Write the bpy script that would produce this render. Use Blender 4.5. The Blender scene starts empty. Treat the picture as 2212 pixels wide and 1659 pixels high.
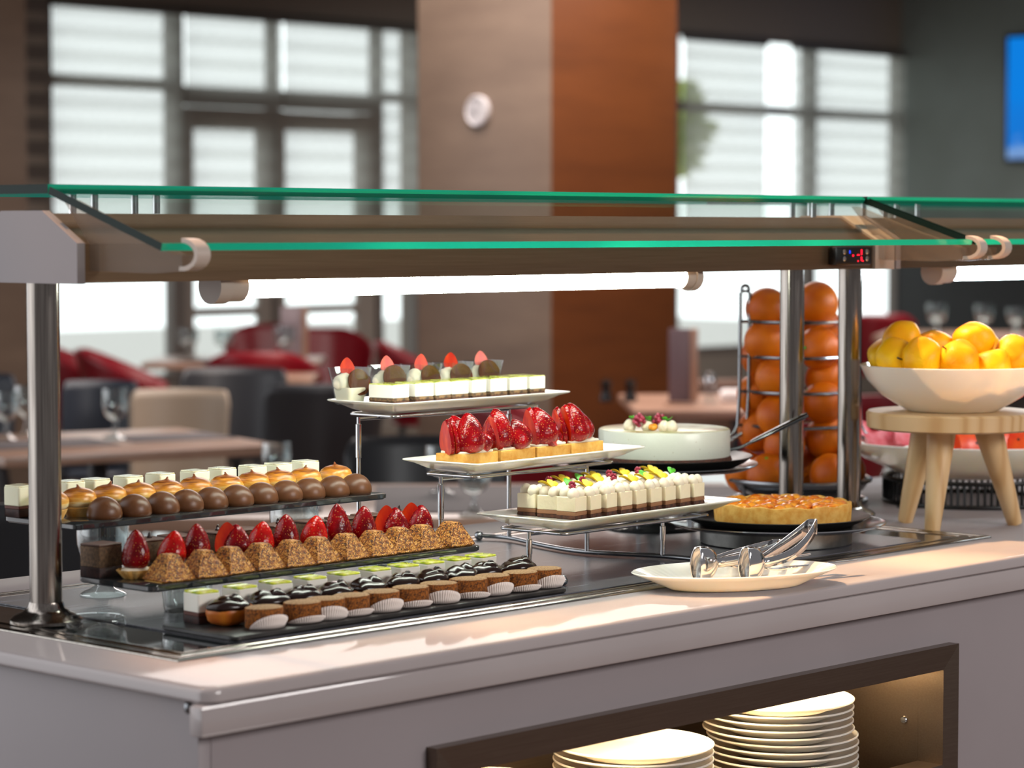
import bpy, bmesh, math, random
from mathutils import Vector, Matrix
S = bpy.context.scene
COL = S.collection
rnd = random.Random(11)
PI = math.pi
R = math.radians

# ------------------------------------------------------------------ materials
def lin(h):
    h = h.lstrip('#')
    out = []
    for i in (0, 2, 4):
        c = int(h[i:i+2], 16) / 255
        out.append(c / 12.92 if c <= .04045 else ((c + .055) / 1.055) ** 2.4)
    return (*out, 1)

class NT:
    def __init__(s, name):
        s.m = bpy.data.materials.new(name); s.m.use_nodes = True
        s.t = s.m.node_tree; s.t.nodes.clear()
        s.out = s.n('ShaderNodeOutputMaterial')
    def n(s, typ, **k):
        nd = s.t.nodes.new(typ)
        for a, v in k.items(): setattr(nd, a, v)
        return nd
    def l(s, a, b): s.t.links.new(a, b)
    def coord(s, scale=(1, 1, 1), rot=(0, 0, 0)):
        tc = s.n('ShaderNodeTexCoord'); mp = s.n('ShaderNodeMapping')
        mp.inputs['Scale'].default_value = scale; mp.inputs['Rotation'].default_value = rot
        s.l(tc.outputs['Object'], mp.inputs['Vector']); return mp.outputs['Vector']
    def noise(s, vec, scale, detail=3, rough=.5):
        x = s.n('ShaderNodeTexNoise'); x.inputs['Scale'].default_value = scale
        x.inputs['Detail'].default_value = detail; x.inputs['Roughness'].default_value = rough
        s.l(vec, x.inputs['Vector']); return x.outputs['Fac']
    def voro(s, vec, scale, feature='F1', out='Distance'):
        x = s.n('ShaderNodeTexVoronoi', feature=feature); x.inputs['Scale'].default_value = scale
        s.l(vec, x.inputs['Vector']); return x.outputs[out]
    def ramp(s, fac, stops):
        r = s.n('ShaderNodeValToRGB'); e = r.color_ramp.elements
        while len(e) < len(stops): e.new(.5)
        for el, (p, c) in zip(e, stops): el.position = p; el.color = lin(c) if isinstance(c, str) else c
        s.l(fac, r.inputs['Fac']); return r.outputs['Color']
    def bump(s, h, strength=.3, dist=.002):
        b = s.n('ShaderNodeBump'); b.inputs['Strength'].default_value = strength
        b.inputs['Distance'].default_value = dist; s.l(h, b.inputs['Height']); return b.outputs['Normal']
    def pbsdf(s, color=None, rough=.5, metal=0, spec=.5, coat=0, sss=0, sssr=.01, normal=None, aniso=0):
        p = s.n('ShaderNodeBsdfPrincipled')
        if color is not None:
            if isinstance(color, str): p.inputs['Base Color'].default_value = lin(color)
            else: s.l(color, p.inputs['Base Color'])
        if hasattr(rough, 'links') or hasattr(rough, 'is_output'): s.l(rough, p.inputs['Roughness'])
        else: p.inputs['Roughness'].default_value = rough
        p.inputs['Metallic'].default_value = metal
        p.inputs['Specular IOR Level'].default_value = spec
        p.inputs['Coat Weight'].default_value = coat
        p.inputs['Coat Roughness'].default_value = .06
        if sss:
            p.inputs['Subsurface Weight'].default_value = sss
            p.inputs['Subsurface Radius'].default_value = (1, .6, .4)
            p.inputs['Subsurface Scale'].default_value = sssr
        if normal is not None: s.l(normal, p.inputs['Normal'])
        return p
    def end(s, sh):
        s.l(sh.outputs[0], s.out.inputs['Surface']); return s.m

MATS = {}
def plain(name, col, rough=.5, metal=0, spec=.5, coat=0, sss=0, col2=None, scale=20, stretch=(1, 1, 1), bump=0, bscale=60, bdist=.001, lo=.35, hi=.65):
    m = NT(name)
    v = m.coord(stretch)
    c = col
    if col2: c = m.ramp(m.noise(v, scale, 4), [(lo, col), (hi, col2)])
    nrm = None
    if bump: nrm = m.bump(m.noise(v, bscale, 4), bump, bdist)
    MATS[name] = m.end(m.pbsdf(c, rough, metal, spec, coat, sss, .006, nrm))
    return MATS[name]

def emit(name, col, strength):
    m = NT(name); e = m.n('ShaderNodeEmission')
    e.inputs['Color'].default_value = lin(col); e.inputs['Strength'].default_value = strength
    MATS[name] = m.end(e); return MATS[name]

def glassy(name, tint='#ffffff', base=.05, gain=.75, power=3.0, rough=.02, gcol='#ffffff'):
    """thin clear glass: see-through, mirror-like towards grazing angles"""
    m = NT(name)
    t = m.n('ShaderNodeBsdfTransparent'); t.inputs['Color'].default_value = lin(tint)
    g = m.n('ShaderNodeBsdfGlossy'); g.inputs['Roughness'].default_value = rough; g.inputs['Color'].default_value = lin(gcol)
    lw = m.n('ShaderNodeLayerWeight'); lw.inputs['Blend'].default_value = .5
    p = m.n('ShaderNodeMath', operation='POWER'); m.l(lw.outputs['Facing'], p.inputs[0]); p.inputs[1].default_value = power
    k = m.n('ShaderNodeMath', operation='MULTIPLY_ADD'); m.l(p.outputs[0], k.inputs[0]); k.inputs[1].default_value = gain; k.inputs[2].default_value = base
    mx = m.n('ShaderNodeMixShader'); m.l(k.outputs[0], mx.inputs[0]); m.l(t.outputs[0], mx.inputs[1]); m.l(g.outputs[0], mx.inputs[2])
    MATS[name] = m.end(mx); return MATS[name]

plain('panel_white', '#8e8688', .45, col2='#948c8e', scale=2)
plain('chrome', '#cfd0d2', .12, 1)
plain('dark_chrome', '#8d9094', .22, 1)
plain('paper', '#efe3dc', .7, spec=.2)
plain('black_plastic', '#0c0c0e', .35)
plain('black_pan', '#141414', .38, col2='#1b1a19', scale=40)
plain('black_wire', '#08080a', .4)
plain('white_plastic', '#b7a89c', .4)
plain('cream', '#f2e6cc', .45, sss=.15, bump=.15, bscale=90)
plain('mousse_white', '#f3efe2', .5, sss=.12, bump=.2, bscale=140)
plain('mousse_pale', '#eceacb', .45, sss=.12, bump=.15, bscale=110)
plain('vanilla', '#f5e7c4', .5, sss=.12, bump=.4, bscale=150, bdist=.0015)
plain('biscuit', '#7a5d3c', .8, col2='#3a2a1e', scale=220, bump=.5, bscale=240)
plain('dark_biscuit', '#5a3220', .8, col2='#2f1a12', scale=200, bump=.6, bscale=240)
plain('choc_mousse', '#84593a', .6, bump=.3, bscale=200)
plain('dark_layer', '#3a1d17', .7, col2='#241210', scale=160, bump=.4, bscale=200)
plain('choc_layer', '#5c3025', .6)
plain('mud_sponge', '#6d5236', .8, col2='#4c3824', scale=260, bump=.6, bscale=260)
plain('mud_side', '#54382a', .6, col2='#46291d', scale=60)
plain('milk_choc', '#57341c', .36, spec=.35, col2='#603b21', scale=30)
plain('choc_disc', '#4a2410', .5, spec=.1, col2='#572e16', scale=50)
plain('dark_glaze', '#200c05', .2, spec=.45)
plain('choux', '#b0560f', .4, col2='#cc7a22', scale=50, bump=.3, bscale=80)
plain('shortcrust', '#d29538', .75, col2='#e2b25a', scale=90, bump=.5, bscale=220)
plain('shell_gold', '#dca04a', .55, col2='#ecc37c', scale=70, bump=.2, bscale=160)
plain('cake_crumb', '#9c5a18', .9, col2='#4a2608', scale=420, bump=.8, bscale=420, bdist=.002, lo=.40, hi=.62)
plain('cake_top', '#a9835a', .85, col2='#7d5a34', scale=380, bump=.6, bscale=380, lo=.42, hi=.62)
plain('gold_board', '#c79a4a', .35, .6)
plain('leaf_green', '#3f9a1e', .45, col2='#5cba2c', scale=120)
plain('petal_yellow', '#f2c400', .55, col2='#f7d93a', scale=60)
plain('raspberry', '#8c1232', .3, coat=.3, col2='#b2284a', scale=150)
plain('tart_apricot', '#d9620a', .2, coat=.25, col2='#f2a42c', scale=75, bump=.4, bscale=60, bdist=.003)
plain('tart_custard', '#e59a2a', .3, coat=.2, col2='#cf6c10', scale=55, bump=.4, bscale=60, bdist=.003)
plain('table_wood', '#b48f7a', .28, col2='#9b7865', scale=4, stretch=(1, 12, 1))
plain('red_shell', '#7d0e1c', .35, col2='#86121f', scale=3)
plain('charcoal_shell', '#2a2b2f', .4)
plain('navy_shell', '#1f2530', .45)
plain('beige_shell', '#9b8a78', .5)
plain('brown_shell', '#6c5347', .6)
plain('leg_dark', '#17161a', .4)
plain('mat_dark', '#51484a', .7)
plain('menu_card', '#9d8f93', .6, col2='#857479', scale=6)
plain('menu_plum', '#6c5a60', .5)
plain('napkin', '#e8e0de', .8)
plain('pepper_black', '#0d0b0b', .25)
plain('frame_dark', '#6a5f58', .5)
plain('frame_grey', '#59544f', .5)
plain('door_brown', '#8d8076', .5)
plain('louvre', '#5c534d', .6)
plain('glass_edge_shaded', '#06201c', .4, spec=.12)  # copy of the glass edge for pane ends, shade put into the colour
plain('wall_pale', '#85796e', .8)
plain('wall_slate', '#7f8784', .8, col2='#777e7a', scale=1.5)
plain('wall_black', '#0d0a0b', .6)
plain('ceiling_paint', '#4b433c', .9)
plain('paving', '#efece6', .9)
plain('floor_tile', '#5e463b', .12, spec=.7, col2='#4c372d', scale=1.3)
plain('melon', '#d4505c', .35, col2='#e88a92', scale=45, bump=.4, bscale=90)
plain('papaya', '#d8300f', .3, col2='#ee5a20', scale=30, bump=.4, bscale=90)
plain('rind', '#c9d7a8', .5)
plain('seed', '#1a1010', .3)
plain('clock_face', '#c4c0c2', .5)
plain('clock_grey', '#8c8a8f', .5)
plain('steel_drum', '#6f6f6c', .32, .9, col2='#7d7d79', scale=60, bump=.1, bscale=200)
plain('hammered', '#8f918f', .22, 1, bump=.7, bscale=90, bdist=.004)
plain('sauce', '#c89b4e', .3)
glassy('clear_glass', '#f0f4f4', .09, .6, 2.2)
glassy('pane_glass', '#f6faf8', .015, .22, 5.0)
glassy('cup_plastic', '#f4f6f6', .035, .4, 3.0)
emit('tube_light', '#f4fff2', 40)
emit('tube_light_cool', '#e2f4ff', 30)
emit('warm_lamp', '#ffd9a0', 14)
emit('led_red', '#ff1830', 3)
emit('led_blue', '#2040ff', 2)

def build_mats():
    # polished solid surface: even sheen over a pale body
    m = NT('solid_surface'); v = m.coord(); c = m.ramp(m.noise(v, 3, 4), [(.35, '#a49b9a'), (.65, '#aaa1a0')])
    p = m.pbsdf(c, .5, spec=0); g = m.n('ShaderNodeBsdfGlossy'); g.inputs['Roughness'].default_value = .05
    mx = m.n('ShaderNodeMixShader'); mx.inputs[0].default_value = .075; m.l(p.outputs[0], mx.inputs[1]); m.l(g.outputs[0], mx.inputs[2]); MATS['solid_surface'] = m.end(mx)
    # glazed porcelain, slightly translucent where thin
    m = NT('porcelain'); p = m.pbsdf('#efe8da', .12, coat=.2); p.inputs['Subsurface Weight'].default_value = .55
    p.inputs['Subsurface Radius'].default_value = (1, .85, .7); p.inputs['Subsurface Scale'].default_value = .012; MATS['porcelain'] = m.end(p)
    # brushed steel posts
    m = NT('brushed_steel'); v = m.coord((60, 60, 1.5)); nz = m.noise(v, 6, 3)
    c = m.ramp(nz, [(.3, '#7d7670'), (.7, '#a69f97')])
    MATS['brushed_steel'] = m.end(m.pbsdf(c, .17, 1))
    # canopy steel, brushed along its length, brown room reflection put into its colour
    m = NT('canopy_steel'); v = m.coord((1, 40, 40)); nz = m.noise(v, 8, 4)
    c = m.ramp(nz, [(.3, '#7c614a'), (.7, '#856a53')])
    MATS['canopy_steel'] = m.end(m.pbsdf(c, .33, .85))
    m = NT('niche_steel'); v = m.coord((1.5, 40, 60)); nz = m.noise(v, 8, 4)
    c = m.ramp(nz, [(.3, '#74665a'), (.7, '#7d6f63')])
    MATS['niche_steel'] = m.end(m.pbsdf(c, .3, .9))
    m = NT('frame_steel'); v = m.coord((2, 60, 60)); nz = m.noise(v, 6, 3)
    c = m.ramp(nz, [(.3, '#8a857e'), (.7, '#aaa59d')])
    MATS['frame_steel'] = m.end(m.pbsdf(c, .13, 1))
    # slate bed of the well: dark grey, long faint streaks, glossy
    m = NT('slate_bed'); v = m.coord((1.2, 22, 1)); nz = m.noise(v, 5, 6, .65)
    c = m.ramp(nz, [(.3, '#4a4a50'), (.58, '#5a5a60'), (.7, '#83838a')])
    MATS['slate_bed'] = m.end(m.pbsdf(c, .27, spec=.4))
    m = NT('slate_tray'); v = m.coord(); nz = m.noise(v, 40, 6)
    c = m.ramp(nz, [(.35, '#1b1a1a'), (.7, '#2e2c2b')])
    MATS['slate_tray'] = m.end(m.pbsdf(c, .35, normal=m.bump(nz, .4, .002)))
    m = NT('mirror_tray'); v = m.coord(); nz = m.noise(v, 30, 4)
    c = m.ramp(nz, [(.3, '#1d2021'), (.7, '#2b2f30')])
    MATS['mirror_tray'] = m.end(m.pbsdf(c, .07, spec=.8, coat=.4))
    # green cut edges of the glass
    m = NT('glass_edge')
    tr = m.n('ShaderNodeBsdfTranslucent'); tr.inputs['Color'].default_value = lin('#18b8a2')
    p = m.pbsdf('#056a5c', .12, spec=.5)
    mx = m.n('ShaderNodeMixShader'); mx.inputs[0].default_value = .34
    m.l(p.outputs[0], mx.inputs[1]); m.l(tr.outputs[0], mx.inputs[2]); MATS['glass_edge'] = m.end(mx)
    # acrylic brackets
    m = NT('acrylic')
    t = m.n('ShaderNodeBsdfTransparent'); t.inputs['Color'].default_value = lin('#e9e4e0')
    p = m.pbsdf('#a89c92', .25)
    mx = m.n('ShaderNodeMixShader'); mx.inputs[0].default_value = .17
    m.l(t.outputs[0], mx.inputs[1]); m.l(p.outputs[0], mx.inputs[2]); MATS['acrylic'] = m.end(mx)
    # strawberries
    for nm, a, b in (('strawberry', '#5a020a', '#8c050d'), ('strawberry_bright', '#980809', '#c4140c')):
        m = NT(nm); v = m.coord(); d = m.voro(v, 300)
        base = m.ramp(m.noise(v, 50, 2), [(.35, a), (.65, b)])
        sd = m.ramp(d, [(.15, (1, 1, 1, 1)), (.23, (0, 0, 0, 1))])
        mix = m.n('ShaderNodeMix', data_type='RGBA'); m.l(sd, mix.inputs['Factor'])
        m.l(base, mix.inputs['A']); mix.inputs['B'].default_value = lin('#b06a34')
        nr = m.bump(d, .35, .0010)
        MATS[nm] = m.end(m.pbsdf(mix.outputs['Result'], .2, spec=.25, normal=nr))
    m = NT('strawberry_flesh'); v = m.coord((1, 1, .35)); nz = m.noise(v, 90, 3)
    c = m.ramp(nz, [(.35, '#a81606'), (.7, '#cc3c0a')])
    MATS['strawberry_flesh'] = m.end(m.pbsdf(c, .3, spec=.25))
    # chopped nut crust
    m = NT('nut_crust'); v = m.coord(); vc = m.voro(v, 520, out='Color')
    bw = m.n('ShaderNodeRGBToBW'); m.l(vc, bw.inputs[0])
    c = m.ramp(bw.outputs[0], [(.2, '#4e2608'), (.42, '#94510f'), (.62, '#bd7820'), (.85, '#e0a850')])
    MATS['nut_crust'] = m.end(m.pbsdf(c, .5, normal=m.bump(m.voro(v, 520), .7, .002)))
    # toasted meringue: brown crown with swirls, white foot
    m = NT('meringue'); tc = m.n('ShaderNodeTexCoord'); sp = m.n('ShaderNodeSeparateXYZ'); m.l(tc.outputs['Object'], sp.inputs[0])
    v = m.coord((12, 12, 90), (.25, .2, 0)); nz = m.noise(v, 5, 3)
    ad = m.n('ShaderNodeMath', operation='MULTIPLY_ADD'); m.l(nz, ad.inputs[0]); ad.inputs[1].default_value = .022
    m.l(sp.outputs['Z'], ad.inputs[2])
    mr = m.n('ShaderNodeMapRange'); mr.inputs['From Min'].default_value = .026; mr.inputs['From Max'].default_value = .050; m.l(ad.outputs[0], mr.inputs[0])
    c = m.ramp(mr.outputs[0], [(.0, '#f1e0b4'), (.22, '#e6b75c'), (.5, '#cc8420'), (.9, '#74380a')])
    MATS['meringue'] = m.end(m.pbsdf(c, .35, coat=.1))
    # lime topping
    m = NT('lime_glaze'); v = m.coord(); nz = m.noise(v, 70, 3)
    c = m.ramp(nz, [(.36, '#eef0a0'), (.5, '#d0da30'), (.68, '#86a80c')])
    MATS['lime_glaze'] = m.end(m.pbsdf(c, .18, coat=.4))
    m = NT('clear_glaze'); v = m.coord(); nz = m.noise(v, 60, 3)
    c = m.ramp(nz, [(.5, '#f1efcf'), (.66, '#d3a857'), (.8, '#9a6424')])
    MATS['clear_glaze'] = m.end(m.pbsdf(c, .12, coat=.6))
    # citrus
    for nm, a, b in (('orange_peel', '#b85000', '#d26c02'), ('quince_skin', '#f0a000', '#fcc810')):
        m = NT(nm); v = m.coord()
        c = m.ramp(m.noise(v, 14, 2), [(.35, a), (.65, b)])
        MATS[nm] = m.end(m.pbsdf(c, .42, spec=.3, normal=m.bump(m.voro(v, 500), .25, .001)))
    # cheesecake: white side with specks
    m = NT('cheesecake_side'); v = m.coord(); d = m.voro(v, 120)
    sd = m.ramp(d, [(.05, '#94783f'), (.09, '#d2d5c6')])
    MATS['cheesecake_side'] = m.end(m.pbsdf(sd, .4, coat=.2, normal=m.bump(m.noise(v, 25, 3), .3, .004)))
    m = NT('cheesecake_top'); v = m.coord(); nz = m.noise(v, 16, 4)
    c = m.ramp(nz, [(.40, '#d2d0b2'), (.54, '#bdb886'), (.64, '#9a7434')])
    MATS['cheesecake_top'] = m.end(m.pbsdf(c, .3, spec=.3))
    # pale stool wood
    m = NT('pale_wood'); v = m.coord((6, 6, .8)); nz = m.noise(v, 9, 3)
    w = m.n('ShaderNodeTexWave'); w.inputs['Scale'].default_value = 2.2; w.inputs['Distortion'].default_value = 4; w.inputs['Detail'].default_value = 2
    m.l(v, w.inputs['Vector'])
    c = m.ramp(w.outputs['Fac'], [(.1, '#d6b587'), (.7, '#d0ac7c'), (.98, '#c29a68')])
    MATS['pale_wood'] = m.end(m.pbsdf(c, .42))
    # veneered columns
    for nm, a, b in (('veneer_grey', '#69574a', '#796657'), ('veneer_brown', '#5a2e0c', '#6c3a14')):
        m = NT(nm); v = m.coord((1, 1, 5)); nz = m.noise(v, 1.6, 5, .6)
        c = m.ramp(nz, [(.3, a), (.7, b)])
        MATS[nm] = m.end(m.pbsdf(c, .45))
    # light blinds: woven bands that let the daylight through
    m = NT('blind_cloth'); tc = m.n('ShaderNodeTexCoord'); sp = m.n('ShaderNodeSeparateXYZ'); m.l(tc.outputs['Object'], sp.inputs[0])
    fr = m.n('ShaderNodeMath', operation='MULTIPLY'); m.l(sp.outputs['Z'], fr.inputs[0]); fr.inputs[1].default_value = 2 * PI / .145
    sn = m.n('ShaderNodeMath', operation='SINE'); m.l(fr.outputs[0], sn.inputs[0])
    mr = m.n('ShaderNodeMapRange'); m.l(sn.outputs[0], mr.inputs[0]); mr.inputs['From Min'].default_value = -1
    mr.inputs['To Min'].default_value = .60; mr.inputs['To Max'].default_value = .73
    t = m.n('ShaderNodeBsdfTransparent'); d = m.n('ShaderNodeBsdfTranslucent'); d.inputs['Color'].default_value = lin('#b9bab4')
    df = m.n('ShaderNodeBsdfDiffuse'); df.inputs['Color'].default_value = lin('#a8a29a')
    m1 = m.n('ShaderNodeMixShader'); m1.inputs[0].default_value = .45; m.l(d.outputs[0], m1.inputs[1]); m.l(df.outputs[0], m1.inputs[2])
    mx = m.n('ShaderNodeMixShader'); m.l(mr.outputs[0], mx.inputs[0]); m.l(t.outputs[0], mx.inputs[1]); m.l(m1.outputs[0], mx.inputs[2])
    MATS['blind_cloth'] = m.end(mx)
    # screen picture: sky blue over pale band
    m = NT('screen'); tc = m.n('ShaderNodeTexCoord'); sp = m.n('ShaderNodeSeparateXYZ'); m.l(tc.outputs['Object'], sp.inputs[0])
    v = m.coord((1, 1.5, 4)); nz = m.noise(v, 2.5, 4)
    ad = m.n('ShaderNodeMath', operation='MULTIPLY_ADD'); m.l(nz, ad.inputs[0]); ad.inputs[1].default_value = .5; m.l(sp.outputs['Z'], ad.inputs[2])
    c = m.ramp(ad.outputs[0], [(.1, '#0b3f9e'), (.3, '#7fa6d8'), (.45, '#1a76d2'), (.8, '#0f7fe0')])
    e = m.n('ShaderNodeEmission'); m.l(c, e.inputs['Color']); e.inputs['Strength'].default_value = 1.0
    MATS['screen'] = m.end(e)
    m = NT('foliage'); v = m.coord(); nz = m.noise(v, 3, 4)
    c = m.ramp(nz, [(.35, '#d5e58a'), (.65, '#f2f7c0')])
    d = m.n('ShaderNodeBsdfDiffuse'); t = m.n('ShaderNodeBsdfTranslucent'); m.l(c, d.inputs['Color']); m.l(c, t.inputs['Color'])
    mx = m.n('ShaderNodeMixShader'); m.l(d.outputs[0], mx.inputs[1]); m.l(t.outputs[0], mx.inputs[2]); MATS['foliage'] = m.end(mx)
build_mats()

# ------------------------------------------------------------------ mesh helpers
def new(): return bmesh.new()

def box(bm, c, s, bev=0, rz=0, seg=2, rx=0, ry=0):
    r = bmesh.ops.create_cube(bm, size=1)
    vs = r['verts']
    bmesh.ops.scale(bm, vec=s, verts=vs)
    if bev:
        es = list({e for v in vs for e in v.link_edges})
        out = bmesh.ops.bevel(bm, geom=es, offset=bev, segments=seg, profile=.5, affect='EDGES')
        vs = list({v for f in out['faces'] for v in f.verts} | {v for v in vs if v.is_valid})
    M = Matrix.Translation(c) @ Matrix.Rotation(rz, 4, 'Z') @ Matrix.Rotation(ry, 4, 'Y') @ Matrix.Rotation(rx, 4, 'X')
    bmesh.ops.transform(bm, matrix=M, verts=vs)
    return vs

def loft(bm, loops, cap0=True, cap1=True, closed=True):
    rows = [[bm.verts.new(p) for p in L] for L in loops]
    n = len(rows[0])
    for a, b in zip(rows, rows[1:]):
        for i in range(n if closed else n - 1):
            j = (i + 1) % n
            bm.faces.new((a[i], a[j], b[j], b[i]))
    if cap0: bm.faces.new(rows[0][::-1])
    if cap1: bm.faces.new(rows[-1])
    return rows

def lathe(bm, prof, seg=32, c=(0, 0, 0), sx=1, sy=1):
    prev = None
    for r, z in prof:
        if r < 1e-6: cur = [bm.verts.new((c[0], c[1], c[2] + z))]
        else: cur = [bm.verts.new((c[0] + sx * r * math.cos(2 * PI * i / seg), c[1] + sy * r * math.sin(2 * PI * i / seg), c[2] + z)) for i in range(seg)]
        if prev is not None:
            for i in range(seg):
                j = (i + 1) % seg
                if len(prev) == 1 and len(cur) > 1: bm.faces.new((prev[0], cur[j], cur[i]))
                elif len(cur) == 1 and len(prev) > 1: bm.faces.new((prev[i], prev[j], cur[0]))
                elif len(cur) > 1: bm.faces.new((prev[i], prev[j], cur[j], cur[i]))
        prev = cur
    return bm

def tube(bm, pts, r, seg=10, closed=False):
    pts = [Vector(p) for p in pts]; n = len(pts)
    rs = r if isinstance(r, (list, tuple)) else [r] * n
    T = []
    for i in range(n):
        a = pts[(i - 1) % n] if (closed or i > 0) else pts[i]
        b = pts[(i + 1) % n] if (closed or i < n - 1) else pts[i]
        T.append((b - a).normalized())
    up = Vector((0, 0, 1)) if abs(T[0].z) < .9 else Vector((1, 0, 0))
    N = (up - T[0] * up.dot(T[0])).normalized()
    loops = []
    for i in range(n):
        N = (N - T[i] * N.dot(T[i])).normalized()
        B = T[i].cross(N)
        loops.append([pts[i] + (N * math.cos(2 * PI * k / seg) + B * math.sin(2 * PI * k / seg)) * rs[i] for k in range(seg)])
    if closed: loops.append(loops[0]); rows = loft(bm, loops[:-1], False, False); a, b = rows[-1], rows[0]
    else: loft(bm, loops); return
    for i in range(seg):
        j = (i + 1) % seg
        bm.faces.new((a[i], a[j], b[j], b[i]))

def prism(bm, poly, axis, a, b):
    def P(u, v, w):
        return {'x': (w, u, v), 'y': (u, w, v), 'z': (u, v, w)}[axis]
    loft(bm, [[P(u, v, a) for u, v in poly], [P(u, v, b) for u, v in poly]])

def rrect(w, h, r, n=4, cx=0, cy=0, z=0):
    out = []
    for qx, qy, a0 in ((1, 1, 0), (-1, 1, 90), (-1, -1, 180), (1, -1, 270)):
        for k in range(n + 1):
            a = R(a0 + 90 * k / n)
            out.append((cx + qx * (w / 2 - r) + r * math.cos(a), cy + qy * (h / 2 - r) + r * math.sin(a), z))
    return out

def slab(bm, w, d, z0, z1, r=.003, c=(0, 0), e=.001):
    """a block with rounded upright corners and softened top and bottom edges"""
    loft(bm, [rrect(w - 2 * e, d - 2 * e, max(r - e, e), 4, *c, z0), rrect(w, d, r, 4, *c, z0 + e),
              rrect(w, d, r, 4, *c, z1 - e), rrect(w - 2 * e, d - 2 * e, max(r - e, e), 4, *c, z1)])

def blob(bm, c, rad, seg=20, rings=12, fn=None):
    prof = []
    rows = []
    for j in range(rings + 1):
        th = PI * j / rings
        row = []
        m = 1 if j in (0, rings) else seg
        for i in range(m):
            ph = 2 * PI * i / seg
            d = Vector((math.sin(th) * math.cos(ph), math.sin(th) * math.sin(ph), -math.cos(th)))
            k = fn(d) if fn else 1
            row.append(bm.verts.new((c[0] + d.x * rad[0] * k, c[1] + d.y * rad[1] * k, c[2] + d.z * rad[2] * k)))
        rows.append(row)
    for a, b in zip(rows, rows[1:]):
        for i in range(seg):
            j = (i + 1) % seg
            if len(a) == 1: bm.faces.new((a[0], b[j], b[i]))
            elif len(b) == 1: bm.faces.new((a[i], a[j], b[0]))
            else: bm.faces.new((a[i], a[j], b[j], b[i]))

def setx(bm, M, start=0):
    bm.verts.ensure_lookup_table()
    bmesh.ops.transform(bm, matrix=M, verts=bm.verts[start:])

def obj(name, bm, mat, parent=None, loc=(0, 0, 0), rz=0, smooth=True, mats=None, ang=.7, recalc=True):
    if recalc: bmesh.ops.recalc_face_normals(bm, faces=bm.faces)
    if smooth:
        for f in bm.faces: f.smooth = True
        for e in bm.edges:
            if len(e.link_faces) == 2 and e.calc_face_angle(0) > ang: e.smooth = False
    me = bpy.data.meshes.new(name); bm.to_mesh(me); bm.free()
    for k in (mats or [mat]): me.materials.append(MATS[k])
    o = bpy.data.objects.new(name, me); COL.objects.link(o)
    o.location = loc; o.rotation_euler = (0, 0, rz)
    if parent: o.parent = parent
    return o

def tag(o, label, cat, group=None):
    o['label'] = label; o['category'] = cat
    if group: o['group'] = group
    return o

def thing(name, label, cat, loc=(0, 0, 0), rz=0, group=None):
    o = bpy.data.objects.new(name, None); COL.objects.link(o); o.empty_display_size = .02
    o.location = loc; o.rotation_euler = (0, 0, rz)
    return tag(o, label, cat, group)

def struct(o):
    o['kind'] = 'structure'; return o

KIDS = {}
def kids(o):
    return [c for c in bpy.data.objects if c.parent == o]
def dup(root, loc, rz=0, label=None, scale=None, group=None, rot=None):
    if root.name not in KIDS:
        KIDS[root.name] = [(c, kids(c)) for c in kids(root)]
    r = root.copy(); COL.objects.link(r); r.location = loc; r.rotation_euler = rot or (0, 0, rz)
    if scale: r.scale = (scale,) * 3
    if label: r['label'] = label
    if group: r['group'] = group
    for ch, gs in KIDS[root.name]:
        c = ch.copy(); COL.objects.link(c); c.parent = r
        for g in gs:
            d = g.copy(); COL.objects.link(d); d.parent = c
    return r

ORD = 'first second third fourth fifth sixth seventh eighth ninth tenth eleventh twelfth thirteenth fourteenth fifteenth'.split()
NUM = 'zero one two three four five six seven eight nine ten eleven twelve'.split()
def row(protos, pts, label_fn, jig=.06, jpos=.001):
    """first pass moves each prototype, later ones are copies with their own labels"""
    used = set()
    for i, (x, y, z, rz) in enumerate(pts):
        p = protos[i % len(protos)]
        loc = (x + rnd.uniform(-jpos, jpos), y + rnd.uniform(-jpos, jpos), z)
        a = rz + rnd.uniform(-jig, jig)
        if p.name in used: dup(p, loc, a, label_fn(i))
        else:
            p.location = loc; p.rotation_euler = (0, 0, a); p['label'] = label_fn(i); used.add(p.name)

def bend(p0, p1, p2, n=6):
    p0, p1, p2 = map(Vector, (p0, p1, p2))
    return [p0 * (1 - t) ** 2 + p1 * 2 * t * (1 - t) + p2 * t * t for t in [k / n for k in range(n + 1)]]

# ------------------------------------------------------------------ the room
Z = .9                      # worktop height
def simple_box(name, c, s, mat, parent=None, bev=0):
    bm = new(); box(bm, (0, 0, 0), s, bev)
    return obj(name, bm, mat, parent, c)

struct(simple_box('floor', (7, 4.5, -.05), (26, 17, .1), 'floor_tile'))
struct(simple_box('ceiling', (8.75, 6.5, 3.45), (18.5, 10.0, .1), 'ceiling_paint'))
WY = 11.0
struct(simple_box('wall_back', (5.0, WY + .1, 1.7), (5.9, .2, 3.5), 'wall_pale'))
struct(simple_box('wall_middle', (12.54, WY + .1, 1.7), (2.78, .2, 3.5), 'wall_pale'))
struct(simple_box('trim_1', (9.555, WY + .1, 3.14), (3.21, .2, .62), 'wall_pale'))
struct(simple_box('trim_2', (15.45, WY + .1, 3.2), (3.0, .2, .5), 'wall_pale'))
struct(simple_box('trim_3', (9.555, WY + .1, .2), (3.21, .2, .4), 'wall_pale'))
struct(simple_box('trim_4', (15.45, WY + .1, .2), (3.0, .2, .4), 'wall_pale'))
struct(simple_box('wall_right', (17.05, 4.5, 2.45), (.2, 13.2, 2.1), 'wall_slate'))
struct(simple_box('trim_5', (17.03, 4.5, .7), (.24, 13.2, 1.4), 'wall_black'))

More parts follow.
